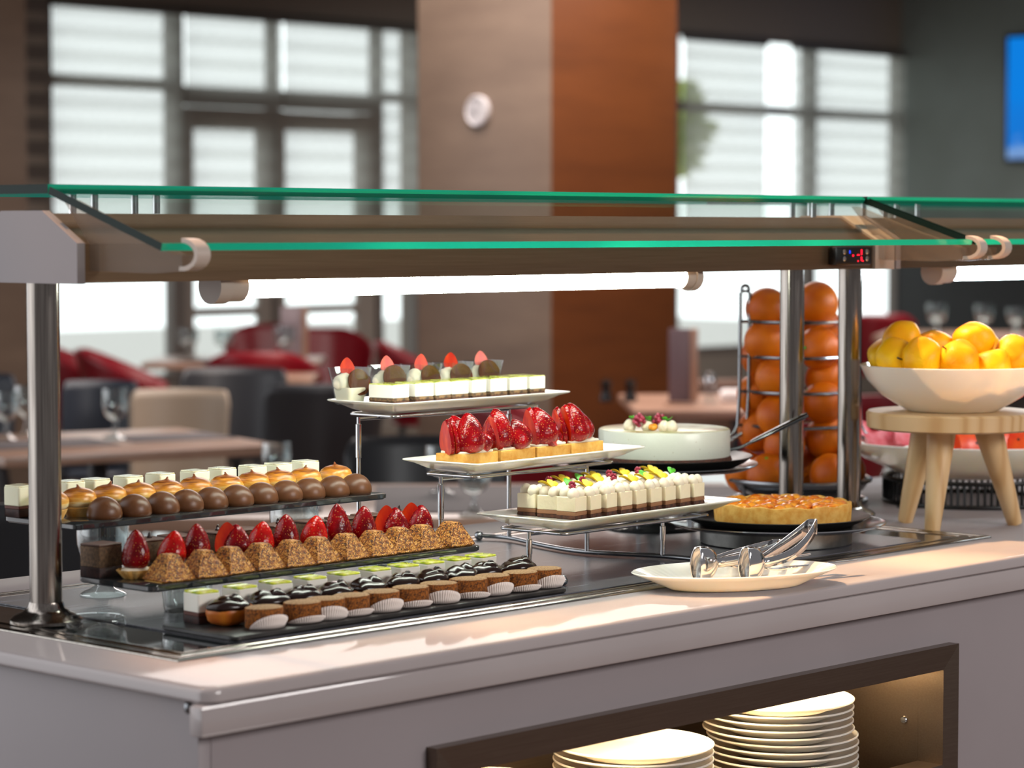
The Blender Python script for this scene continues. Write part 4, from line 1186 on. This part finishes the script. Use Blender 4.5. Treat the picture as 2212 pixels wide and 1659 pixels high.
def table_fork(label, loc, rz, tilt):
    t = thing('serving_fork', label, 'fork', loc, 0); t.rotation_euler = (0, -tilt, rz)
    bm = new()
    for k in range(3): tube(bm, bend((0, (k - 1) * .0055, .003), (.02, (k - 1) * .0058, -.002), (.045, (k - 1) * .0045, .001)), .0012, 6)
    box(bm, (.05, 0, .001), (.014, .015, .0016), .0006); obj('tines', bm, 'chrome', t)
    bm = new(); rows_ = []
    for u, w in ((.054, .005), (.075, .0028), (.12, .0035), (.165, .0055), (.178, .003)):
        rows_.append([(u, w * math.cos(a), .0012 + .0014 * math.sin(a)) for a in [2 * PI * k / 10 for k in range(10)]])
    loft(bm, rows_); obj('handle', bm, 'chrome', t); return t
table_fork('slim steel fork laid across the oval plate, its handle pointing past the right end', along(.010, .038, .021), R(-2), .02)
table_fork('steel fork with rounded handle, overhanging the right end of the oval plate', along(.05, .008, .020), R(-10), .0)

# ------------------------------------------------------------------ oranges in their wire tower
orr = thing('orange_rack', 'tall chrome wire tower rack filled with oranges', 'fruit rack', (2.015, .728, Z))
bm = new()
def circ(r, z, n=48): return [(r * math.cos(2 * PI * k / n), r * math.sin(2 * PI * k / n), z) for k in range(n)]
tube(bm, circ(.122, .006), .0045, 8, True); obj('foot_ring', bm, 'dark_chrome', orr)
bm = new(); tube(bm, circ(.130, .044), .0045, 8, True); obj('basket_ring', bm, 'dark_chrome', orr)
bm = new(); lathe(bm, [(0, .0125), (.085, .0125), (.118, .026), (.130, .042), (.128, .043), (.116, .028), (.085, .0145), (0, .0145)], 48); obj('bowl', bm, 'dark_chrome', orr)
for zz in (.142, .204, .268, .332):
    bm = new(); tube(bm, circ(.088, zz), .0034, 8, True); obj('ring', bm, 'dark_chrome', orr)
va = math.atan2(.7258, -.6879)          # towards the left of the photograph
for a in (va + .05, va + PI, va - PI / 2):
    bm = new(); P = []
    for sgn in (-1, 1):
        off = sgn * .0085
        q_ = [(.135, .112), (.128, .118), (.112, .128), (.1045, .142), (.1015, .20), (.1005, .384)]
        pts = [((r + off) * math.cos(a), (r + off) * math.sin(a), z) for r, z in q_]
        P += pts if sgn < 0 else pts[::-1]
        if sgn < 0:
            for k in range(1, 8):
                b = PI - PI * k / 8; o2 = .0085 * math.cos(b); P.append(((.1005 - o2 * -1 * -1) * math.cos(a), (.1005 - o2 * -1 * -1) * math.sin(a), .384 + .014 * math.sin(b)))
    tube(bm, P, .0034, 10); obj('upright', bm, 'dark_chrome', orr)
    bm = new(); tube(bm, [(.120 * math.cos(a + .5), .120 * math.sin(a + .5), .008), (.129 * math.cos(a + .5), .129 * math.sin(a + .5), .043)], .0036, 8); obj('stay', bm, 'dark_chrome', orr)
    for zz in (.142, .204, .268, .332):
        bm = new(); tube(bm, [(.086 * math.cos(a), .086 * math.sin(a), zz), (.112 * math.cos(a), .112 * math.sin(a), zz)], .003, 8); obj('spoke', bm, 'dark_chrome', orr)
def orange_bm(seed, r):
    q = random.Random(seed); bm = new(); sq = q.uniform(.93, .99)
    blob(bm, (0, 0, 0), (r, r, r * sq), 32, 18, lambda d: 1 - .05 * max(d.z, 0) ** 24 - .03 * max(-d.z, 0) ** 30 + .012 * math.sin(d.x * 3 + seed) * math.sin(d.y * 2.5))
    return bm
def orange(seed):
    t = thing('orange', '', 'orange', (0, 0, 0), 0, 'oranges in the wire tower')
    obj('fruit', orange_bm(seed, .040), 'orange_peel', t)
    bm = new(); blob(bm, (0, 0, .0372), (.0035, .0035, .0014), 8, 5); obj('stem_button', bm, 'leaf_green', t); return t
OP = [orange(k) for k in range(3)]
OR_ = [('top left', 1.981, .777, 1.254, 0), ('top right, highest of all', 2.036, .705, 1.265, 0), ('second tier, left and in front', 1.962, .764, 1.196, 0), ('second tier, right and behind', 2.069, .726, 1.222, 0), ('second tier, right and in front', 2.015, .685, 1.184, 1),
      ('third tier, left and behind', 1.997, .800, 1.166, 1), ('third tier, left and in front', 1.962, .738, 1.131, 1), ('third tier, right', 2.045, .690, 1.130, 1), ('fourth tier, left and behind', 1.985, .800, 1.096, 1), ('fourth tier, right and in front', 2.017, .676, 1.086, 1),
      ('fourth tier, left and in front', 1.950, .727, 1.062, 1), ('fifth tier, left and behind', 1.975, .790, 1.030, 1), ('fifth tier, right', 2.030, .678, 1.020, 1), ('fifth tier, middle, in front', 1.964, .722, 1.008, 1), ('bottom, far left', 1.940, .792, .956, 2), ('bottom, left and in front', 1.925, .728, .957, 2),
      ('bottom, middle and behind', 2.042, .731, .962, 2), ('bottom, right and in front', 2.002, .645, .956, 2), ('bottom, far right', 2.078, .672, .956, 2)]
used = set()
for i, (w, x, y, z, kk) in enumerate(OR_):
    p = OP[i % 3]; lab = f'orange in the wire tower, {w}'; a = (rnd.uniform(.3, 1.9), rnd.uniform(-1, 1), rnd.uniform(0, 6))
    if p.name in used: dup(p, (x, y, z), 0, lab, rot=a)
    else: p.location = (x, y, z); p.rotation_euler = a; p['label'] = lab; used.add(p.name)

# ------------------------------------------------------------------ wooden stool with the bowl of quinces
st = thing('display_stool', 'small round pale wooden stool standing on the worktop under the quince bowl', 'stool', (1.876, .302, Z))
bm = new(); lathe(bm, [(0, .166), (.137, .166), (.142, .169), (.143, .192), (.140, .1955), (0, .1955)], 64); obj('seat', bm, 'pale_wood', st)
for x, y in ((1.874 - 1.876, .384 - .302), (1.793 - 1.876, .279 - .302), (1.960 - 1.876, .243 - .302)):
    k = .62; f_ = Vector((x * 1.12, y * 1.12, .001)); t_ = Vector((x * k, y * k, .167))
    bm = new(); tube(bm, [f_, f_.lerp(t_, .02), f_.lerp(t_, .5), f_.lerp(t_, 1)], [.0115, .0128, .0185, .0245], 24); obj('leg', bm, 'pale_wood', st)
bm = new(); lathe(bm, [(0, 0), (.074, 0), (.078, .002), (.118, .026), (.143, .052), (.1535, .0745), (.1545, .0765), (.1525, .0775), (.140, .053), (.114, .028), (.076, .008), (0, .006)], 72)
tag(obj('fruit_bowl', bm, 'porcelain', None, (1.876, .302, Z + .1958)), 'wide white bowl of yellow quinces standing on the wooden stool', 'bowl')
def quince(seed):
    q = random.Random(seed)
    t = thing('quince', '', 'fruit', (0, 0, 0), 0, 'quinces in the white bowl')
    p1, p2 = q.uniform(0, 6), q.uniform(0, 6)
    bm = new(); blob(bm, (0, 0, 0), (.034, .034, .0345), 30, 20, lambda d: 1 + .055 * math.sin(3 * math.atan2(d.y, d.x) + p1) * (1 - d.z * d.z) + .03 * math.sin(5 * math.atan2(d.y, d.x) + p2 + d.z * 3) * (1 - d.z * d.z) + .03 * math.sin(d.z * 5 + d.y * 3 + p2) + .10 * max(d.z, 0) ** 6 - .10 * max(d.z, 0) ** 30 - .08 * max(-d.z, 0) ** 20 + .02 * math.sin(d.x * 4 + p2))
    obj('fruit_body', bm, 'quince_skin', t)
    bm = new(); tube(bm, bend((0, 0, .031), (.001, 0, .038), (.004, .002, .043)), .0013, 6); obj('stem', bm, 'leg_dark', t); return t
QP = [quince(k) for k in range(3)]
QS = [('half hidden at the far left', 1.841, .410, 1.182), ('on top at the left', 1.835, .375, 1.214), ('left front, tilted over the rim', 1.785, .352, 1.184), ('front, second from the left', 1.792, .305, 1.186), ('on top, in the middle', 1.862, .330, 1.198),
      ('front, third from the left', 1.826, .254, 1.183), ('on top, right of the middle, highest', 1.892, .270, 1.212), ('behind the highest one', 1.965, .305, 1.196), ('low at the front', 1.872, .222, 1.168), ('right front', 1.925, .214, 1.188), ('low in the middle of the bowl', 1.900, .335, 1.150), ('low at the back', 1.930, .380, 1.165)]
used = set()
for i, (w, x, y, z) in enumerate(QS):
    p = QP[i % 3]; lab = f'yellow quince in the bowl, {w}'; a = (rnd.uniform(.4, 2.2), rnd.uniform(-1, 1), rnd.uniform(0, 6))
    if p.name in used: dup(p, (x, y, z), 0, lab, rot=a)
    else: p.location = (x, y, z); p.rotation_euler = a; p['label'] = lab; used.add(p.name)

# ------------------------------------------------------------------ melon bowl on its black wire basket
bk = thing('wire_stand', 'round black wire stand with upright bars under the melon bowl', 'bowl stand', (2.247, .510, Z))
for z_ in (.004, .046):
    bm = new(); tube(bm, circ(.158, z_), .004, 8, True); obj('hoop', bm, 'black_wire', bk)
bm0 = None
for k in range(84):
    a = 2 * PI * k / 84
    if bm0 is None:
        bm = new(); tube(bm, [(.158, 0, .004), (.158, 0, .046)], .0027, 6); bm0 = obj('upright_bar', bm, 'black_wire', bk)
    else:
        c = bm0.copy(); COL.objects.link(c); c.parent = bk; c.rotation_euler = (0, 0, a)
bm = new(); MB = (2.247, .510)
lathe(bm, [(0, 0), (.12, 0), (.13, .003), (.195, .030), (.238, .060), (.246, .064), (.244, .066), (.234, .061), (.191, .034), (.126, .008), (0, .006)], 72)
tag(obj('fruit_bowl', bm, 'porcelain', None, (MB[0], MB[1], Z + .0505)), 'large white bowl of cut melon and papaya behind the wooden stool', 'bowl')
def wedge(mat, name, seed, L, W, H):
    q = random.Random(seed); t = thing(name, '', 'fruit piece')
    bm = new(); P = [(-W, 0), (W, 0), (W * .72, H * .55), (.08 * W, H), (-.08 * W, H), (-W * .72, H * .55)]
    lp = []
    for i in range(7):
        u = i / 6; x = (u - .5) * L; s = 1 - .25 * (2 * u - 1) ** 2
        lp.append([(x, a * s, b * s + .1 * L * (2 * u - 1) ** 2) for a, b in P])
    loft(bm, lp); bmesh.ops.subdivide_edges(bm, edges=bm.edges, cuts=1, use_grid_fill=True)
    for v in bm.verts: v.co += Vector((q.gauss(0, .0008), q.gauss(0, .0008), q.gauss(0, .0008)))
    obj('flesh', bm, mat, t, ang=.6)
    bm = new()
    for k in range(5):
        u, v_ = q.uniform(-.35, .35) * L, q.choice((-1, 1)); hh = q.uniform(.25, .75)
        blob(bm, (u, v_ * W * (.86 - .75 * (hh - .25)), H * hh), (.0035, .002, .0035), 8, 6)
    obj('seeds', bm, 'seed', t); return t
MW = [wedge('melon', 'watermelon_wedge', k, .095, .020, .036) for k in range(2)]
PW = [wedge('papaya', 'papaya_wedge', 9 + k, .105, .026, .048) for k in range(2)]
used = set()
def fruit_piece(plist, i, pos, rz, lab, grp, tilt=0):
    p = plist[i % len(plist)]; a = (tilt, rnd.uniform(-.25, .25), rz)
    if p.name in used: dup(p, pos, 0, lab, rot=a, group=grp)
    else: p.location = pos; p.rotation_euler = a; p['label'] = lab; p['group'] = grp; used.add(p.name)
mz = Z + .0505
for i, (u, v, z_, rz, w) in enumerate([(-.178, .010, .055, -.2, 'at the far left'), (-.150, -.060, .052, -.75, 'left front, against the rim'), (-.125, .075, .060, .3, 'behind, second from the left'), (-.105, -.075, .058, -.7, 'front, beside the stool leg'), (-.140, .010, .082, -.5, 'lying on the others at the left')]):
    x, y = toward(u, v); fruit_piece(MW, i, (MB[0] + x, MB[1] + y, mz + z_), rz, f'pink watermelon wedge {w} of the melon bowl', 'watermelon wedges')
for i, (u, v, z_, rz, w) in enumerate([(-.050, -.095, .050, -.9, 'leftmost, between the stool legs'), (.005, -.115, .050, -.6, 'between the two front stool legs'), (.060, -.110, .052, -1.1, 'behind the right stool leg'), (.120, -.080, .056, -.5, 'at the right'), (-.015, -.040, .072, -.8, 'on top in the middle'), (.070, -.035, .074, -.4, 'on top at the right'), (.165, -.030, .058, -.9, 'at the far right'), (-.040, .045, .062, .6, 'behind in the middle')]):
    x, y = toward(u, v); fruit_piece(PW, i, (MB[0] + x, MB[1] + y, mz + z_), rz, f'orange-red papaya wedge {w} of the melon bowl', 'papaya wedges', .15)

# third bowl with strawberries, further back
BB = (2.66, .78)
bm = new(); lathe(bm, [(0, 0), (.085, 0), (.09, .003), (.13, .05), (.15, .105), (.148, .107), (.126, .052), (.085, .008), (0, .006)], 56)
tag(obj('fruit_bowl', bm, 'porcelain', None, (BB[0], BB[1], Z)), 'white bowl of whole strawberries, furthest back on the counter', 'bowl')
def whole_berry(seed):
    t = thing('strawberry', '', 'fruit', (0, 0, 0), 0, 'strawberries in the far bowl')
    obj('berry', berry_bm(.042, .019, seed), 'strawberry_bright', t)
    bm = new()
    for k in range(6):
        a = k * PI / 3; rows_ = [[Vector((u * .016 * math.cos(a), u * .016 * math.sin(a), -.001 - .008 * u * (1 - u))) + Vector((-math.sin(a), math.cos(a), 0)) * s * .004 * math.sin(PI * (u * .85 + .1)) for s in (-1, 0, 1)] for u in [i / 4 for i in range(5)]]
        loft(bm, rows_, False, False, False)
    obj('leaf_cap', bm, 'leaf_green', t, ang=3); return t
BP = [whole_berry(k) for k in range(2)]
used2 = set()
for i, (u, v, z_, w) in enumerate([(-.10, -.02, .10, 'at the left rim'), (-.06, -.05, .10, 'left front'), (-.07, .02, .125, 'on top at the left'), (-.02, -.07, .105, 'front middle'), (-.01, -.01, .130, 'on top in the middle'), (.04, -.05, .108, 'right front'), (.06, .02, .12, 'on top at the right'), (-.03, .06, .11, 'at the back')]):
    x, y = toward(u, v); p = BP[i % 2]; a = (rnd.uniform(1.2, 2.6), rnd.uniform(-.8, .8), rnd.uniform(0, 6)); lab = f'whole strawberry {w} of the furthest bowl'
    loc = (BB[0] + x, BB[1] + y, Z + z_)
    if p.name in used2: dup(p, loc, 0, lab, rot=a)
    else: p.location = loc; p.rotation_euler = a; p['label'] = lab; used2.add(p.name)
# small acrylic sign stand beside the orange tower
sg = thing('sign_holder', 'small clear acrylic sign holder standing right of the orange tower', 'sign holder', (2.085, .535, Z), R(35))
bm = new(); box(bm, (0, 0, .0012), (.05, .04, .002)); obj('base', bm, 'cup_plastic', sg)
bm = new(); box(bm, (0, .012, .035), (.05, .002, .072), 0, rx=-.35); obj('sign_pane', bm, 'cup_plastic', sg)

# ------------------------------------------------------------------ dining room behind the counter
def chair_proto(name, kind, shell, w=.46):
    """moulded shell chair on four splayed legs, facing -Y, seat at 0.45 m"""
    t = thing(name, '', 'chair', (0, 0, 0), 0, None)
    bm = new(); nu, nv = 25, 11; rows_ = []
    for j in range(nv):
        v = j / (nv - 1); L = []
        for i in range(nu):
            u = -1 + 2 * i / (nu - 1)
            if kind == 'tub':
                a = u * R(112); top = .84 - .20 * max(abs(u) - .25, 0) ** 1.35 * 1.3; rr = (w / 2) * (.72 + .36 * v ** .7)
                z = .44 + (top - .44) * v
                L.append((rr * math.sin(a), rr * math.cos(a) * .95 + .03 * v, z))
            else:
                a = u * R(62); rr = w / 2 * (1.0 + .08 * v); cr = max(abs(u) - .8, 0) / .2
                top = .80 - .05 * cr ** 2.5; z = .44 + (top - .44) * v
                L.append((rr * 1.06 * math.sin(a), rr * math.cos(a) * .95 + .05 * v, z))
        rows_.append(L)
    loft(bm, rows_, False, False, False)
    b = obj('backrest', bm, shell, t, ang=3, recalc=False); md = b.modifiers.new('thickness', 'SOLIDIFY'); md.thickness = .012; md.offset = 0
    bm = new(); lathe(bm, [(0, .425), (w * .36, .425), (w * .40, .435), (w * .405, .448), (w * .38, .455), (w * .2, .447), (0, .445)], 32); obj('seat', bm, shell, t)
    for sx in (-1, 1):
        for sy in (-1, 1):
            bm = new(); tube(bm, [(sx * .22, sy * .21, 0), (sx * .15, sy * .14, .43)], [.010, .015], 10); obj('leg', bm, 'leg_dark', t)
    return t
CH = {}
def chair(kind, shell, x, y, rz, label, w=.46, z=0):
    k = (kind, shell, w)
    if k not in CH:
        CH[k] = chair_proto('dining_chair', kind, shell, w); c = CH[k]; c.location = (x, y, z); c.rotation_euler = (0, 0, R(rz)); c['label'] = label
    else: c = dup(CH[k], (x, y, z), R(rz), label)
    return c
chair('tub', 'red_shell', 6.14, 8.15, 48, 'red tub chair partly hidden by the left steel post, before the window', .60)  # positions here and on the counter worked out from image pixels
chair('tub', 'red_shell', 5.92, 7.50, 50, 'red tub chair with high back, just right of the left steel post', .60)
chair('tub', 'red_shell', 8.33, 9.37, -42, 'red tub chair behind the far table, close to the window bar', .50)
chair('tub', 'red_shell', 8.10, 8.66, -38, 'red tub chair behind the far table, beside the tall menu card', .50)
chair('tub', 'red_shell', 7.42, 7.13, 46, 'red tub chair just left of the wide veneered column', .50)
chair('tub', 'red_shell', 6.28, 7.08, 130, 'red tub chair behind the two charcoal chairs, under the narrow table', .50)
chair('tub', 'red_shell', 5.00, 4.12, 40, 'red tub chair in front of the wide veneered column', .60)
chair('tub', 'red_shell', 12.6, 8.15, 140, 'red tub chair far back against the black wall, above the fruit bowls', .50)
chair('tub', 'red_shell', 5.50, 3.30, 150, 'red tub chair behind the cheesecake, under the menu table', .50)
chair('slab', 'navy_shell', 4.50, 6.05, -45, 'dark grey-blue chair behind the wine goblet right of the left post', .30)
chair('slab', 'beige_shell', 4.32, 5.36, -50, 'beige chair at the near left table', .37)
chair('slab', 'charcoal_shell', 5.45, 6.38, -50, 'charcoal chair behind the beige chair', .46)
chair('slab', 'charcoal_shell', 5.22, 5.62, 162, 'large charcoal chair under the narrow table, left of the top platter', .52)
chair('slab', 'navy_shell', 4.40, 6.80, -40, 'dark navy chair at the left edge, behind the glasses', .40)
chair('tub', 'charcoal_shell', 1.50, 2.40, 140, 'charcoal tub chair close behind the counter at the left steel post', .40)
chair('slab', 'brown_shell', 6.60, 4.58, 135, 'brown rounded chair at the table right of the wide column', .46)
chair('slab', 'charcoal_shell', 3.35, 3.05, -45, 'charcoal chair behind the platter rack at the near table', .46)

def table(x, y, w, d, rz, label, ped=True):
    t = thing('dining_table', label, 'table', (x, y, 0), R(rz))
    bm = new(); box(bm, (0, 0, .735), (w, d, .03), .004); obj('tabletop', bm, 'table_wood', t)
    bm = new(); lathe(bm, [(.03, .02), (.03, .72), (.09, .72)], 20); obj('pedestal', bm, 'leg_dark', t)
    bm = new(); lathe(bm, [(0, 0), (.25, 0), (.25, .012), (.04, .022), (0, .022)], 32); obj('base', bm, 'leg_dark', t)
    return t
table(3.13, 4.26, .88, .80, -16, 'wooden dining table near the left post, set with goblets')
table(6.76, 7.85, .85, .75, -46, 'wooden dining table far back before the left window')
table(5.95, 6.62, .34, .45, -46, 'small wooden table between the charcoal chairs')
table(5.95, 4.0, .85, .95, -45, 'wooden dining table right of the wide column, with menu and napkin')
table(2.62, 2.28, 1.50, .80, -44, 'wooden dining table close behind the counter, under striped mats')
table(11.95, 7.02, 1.0, 1.0, 30, 'dining table far back by the black wall, set with glasses')

def mat_(x, y, w, d, rz, label, grp='dark place mats'):
    bm = new(); box(bm, (0, 0, .0015), (w, d, .003), .001)
    tag(obj('place_mat', bm, 'mat_dark', None, (x, y, .7502), R(rz)), label, 'place mat', None)
mat_(2.95, 4.30, .40, .28, -16, 'dark place mat under the goblet on the near left table')
mat_(3.38, 4.22, .34, .26, -16, 'dark place mat near the right end of the near left table')
mat_(3.02, 1.86, .42, .62, -44, 'dark place mat at the right end of the table behind the counter')
mat_(2.66, 2.24, .40, .62, -44, 'dark place mat in the middle of the table behind the counter')
mat_(2.30, 2.62, .40, .62, -44, 'dark place mat at the left end of the table behind the counter')
mat_(6.62, 7.78, .40, .30, -8, 'dark place mat on the far table before the left window')
g = 'goblets on the dining tables'
goblet('wine goblet on the near left table, right of the left steel post', (3.21, 4.275, .7535), .155, .041, g, 24)
goblet('goblet left of the steel post, nearer one at the picture edge', (2.98, 4.52, .7502), .15, .038, g, 24)
goblet('goblet left of the steel post, farther one beside the post', (3.10, 4.58, .7502), .16, .038, g, 24)
goblet('goblet on the far table beside the tall menu card', (6.88, 7.62, .7502), .17, .055, g, 24)
goblet('clear goblet behind the rack, under the strawberry squares', (2.42, 1.955, .7502), .135, .040, g, 28)
goblet('clear goblet under the highest tray, left of the strawberry tartlets, on the table behind', (2.50, 2.72, .7502), .12, .038, g, 24)
goblet('clear goblet on the table behind, right of the second tray goblet', (2.72, 2.36, .7502), .12, .040, g, 24)
goblet('clear goblet on the table behind, left of the lowest platter legs', (2.98, 1.86, .7502), .13, .040, g, 24)
goblet('leftmost glass on the far right table by the black wall', (11.80, 7.10, .7502), .19, .06, g, 20)
goblet('middle glass on the far right table by the black wall', (12.02, 6.90, .7502), .18, .055, g, 20)
goblet('rightmost glass on the far right table by the black wall', (12.15, 6.75, .7502), .16, .055, g, 20)
goblet('glass on the far table before the left window, left end', (6.66, 8.10, .7502), .15, .05, g, 20)
goblet('glass on the far table before the left window, middle', (6.85, 8.05, .7502), .14, .05, g, 20)

def menu(name, label, loc, rz, w, h, mat):
    t = thing(name, label, 'menu', loc, R(rz))
    bm = new(); box(bm, (0, 0, .006), (w + .03, .07, .012), .002); obj('base', bm, 'table_wood', t)
    bm = new(); box(bm, (0, -.008, .012 + h / 2), (w, .005, h), .0015); box(bm, (0, .008, .012 + h / 2), (w, .005, h), .0015); obj('card', bm, mat, t)
    bm = new(); box(bm, (w / 2 + .012, 0, .012 + h / 2), (.028, .05, h), .003); obj('spine', bm, 'table_wood', t)
    return t
menu('menu_stand', 'tall pale menu card standing on the far table left of the wide column', (6.98, 7.68, .7502), -46, .11, .25, 'menu_card')
menu('menu_stand', 'plum-coloured menu card standing on the table right of the wide column', (5.66, 4.05, .7502), -46, .08, .27, 'menu_plum')
sh = thing('salt_shaker', 'clear glass salt shaker with metal cap on the table right of the column', 'shaker', (5.80, 4.02, .7502))
bm = new(); lathe(bm, [(0, 0), (.024, 0), (.026, .01), (.018, .05), (.022, .075), (.0, .075)], 20); obj('jar', bm, 'clear_glass', sh)
bm = new(); lathe(bm, [(.022, .075), (.023, .10), (.014, .115), (0, .117)], 20); obj('cap', bm, 'chrome', sh)
bm = new(); slab(bm, .16, .10, 0, .045, .02, (0, 0), .01); tag(obj('napkin', bm, 'napkin', None, (5.95, 3.99, .7502), R(-46)), 'folded white napkin on the table right of the column', 'napkin')
def mill(label, loc):
    t = thing('pepper_mill', label, 'pepper mill', loc)
    bm = new(); lathe(bm, [(0, 0), (.024, 0), (.026, .01), (.017, .035), (.020, .05), (0, .05)], 20); obj('body', bm, 'pepper_black', t)
    bm = new(); lathe(bm, [(.008, .05), (.019, .056), (.022, .068), (.015, .082), (0, .086)], 20); obj('head', bm, 'pepper_black', t)
mill('black pepper mill before the wide column, left of the pair', (5.60, 4.36, .7502)); mill('black pepper mill before the wide column, right of the pair', (5.67, 4.30, .7502))

# ------------------------------------------------------------------ camera
cd = bpy.data.cameras.new('camera'); cam = bpy.data.objects.new('camera', cd); COL.objects.link(cam)
fwd = Vector((.72458437, .68667584, -.05876896)); right = Vector((.68786474, -.7258389, 0)); up = right.cross(fwd)
M = Matrix((right, up, -fwd)).transposed().to_4x4(); M.translation = (-1.83194493, -2.19359032, 1.4)
cam.matrix_world = M
cd.sensor_fit = 'HORIZONTAL'; cd.sensor_width = 36; cd.lens = 5681.94 / 2212 * 36
cd.clip_start = .1; cd.clip_end = 200
cd.dof.use_dof = True; cd.dof.focus_distance = 3.75; cd.dof.aperture_fstop = 4.6
S.camera = cam

# ------------------------------------------------------------------ daylight, room lamps, added fill
w = bpy.data.worlds.new('world'); S.world = w; w.use_nodes = True
nt = w.node_tree; nt.nodes.clear()
out = nt.nodes.new('ShaderNodeOutputWorld'); bg = nt.nodes.new('ShaderNodeBackground')
tc = nt.nodes.new('ShaderNodeTexCoord'); sp = nt.nodes.new('ShaderNodeSeparateXYZ'); nt.links.new(tc.outputs['Generated'], sp.inputs[0])
rp = nt.nodes.new('ShaderNodeValToRGB')     # dim interior side (-Y) to bright outdoors (+Y)
el = rp.color_ramp.elements
el[0].position = .52; el[0].color = (.21, .20, .205, 1)
el[1].position = .70; el[1].color = (2.1, 2.13, 2.2, 1)
mp = nt.nodes.new('ShaderNodeMath'); mp.operation = 'MULTIPLY_ADD'; mp.inputs[1].default_value = .5; mp.inputs[2].default_value = .5
nt.links.new(sp.outputs['Y'], mp.inputs[0]); nt.links.new(mp.outputs[0], rp.inputs[0])
nt.links.new(rp.outputs[0], bg.inputs['Color']); bg.inputs['Strength'].default_value = 1.0
nt.links.new(bg.outputs[0], out.inputs[0])

def light(name, typ, loc, target, energy, col, **k):
    l = bpy.data.lights.new(name, typ); l.energy = energy; l.color = col
    for a, v in k.items(): setattr(l, a, v)
    o = bpy.data.objects.new(name, l); COL.objects.link(o); o.location = loc
    d = Vector(target) - Vector(loc); o.rotation_euler = d.to_track_quat('-Z', 'Y').to_euler()
    return o
# warm ceiling spot above and behind the counter
for x in (.35, .80, 1.25, 1.70, 2.15, 2.60):
    light('ceiling_spot', 'SPOT', (x - .30, 1.35, 3.1), (x, .0, .9), 640 if x > 1 else 420 if x > .5 else 260, (1, .55, .28), spot_size=R(17.5), spot_blend=.6, shadow_soft_size=.03)
light('ceiling_spot', 'SPOT', (5.0, 2.5, 3.3), (6.8, 5.4, 1.4), 95, (1, .62, .36), spot_size=R(60), spot_blend=.8, shadow_soft_size=.08)
# added soft fill without fixtures: service side, above the tables, far right
light('fill_panel', 'AREA', (1.6, -4.8, 2.9), (.9, .3, .95), 165, (1, .95, .93), shape='RECTANGLE', size=2.4, size_y=1.2)
light('fill_panel', 'AREA', (6.0, 5.0, 3.35), (6.0, 5.0, 0), 300, (1, .9, .85), shape='RECTANGLE', size=4, size_y=3)
light('fill_panel', 'AREA', (13.2, 6.6, 3.35), (13.6, 6.6, 0), 330, (1, .97, .92), shape='RECTANGLE', size=4, size_y=4)
light('niche_strip', 'AREA', (.92, .135, .760), (.92, .165, .5), 6.5, (1, .74, .44), shape='RECTANGLE', size=.95, size_y=.03)

# ------------------------------------------------------------------ colour management
S.view_settings.view_transform = 'Standard'; S.view_settings.look = 'None'
S.view_settings.exposure = 0; S.view_settings.gamma = 1; S.view_settings.use_curve_mapping = False
cy = S.cycles
cy.max_bounces = 10; cy.diffuse_bounces = 3; cy.glossy_bounces = 5; cy.transmission_bounces = 6; cy.transparent_max_bounces = 24
cy.sample_clamp_indirect = 4; cy.use_denoising = True
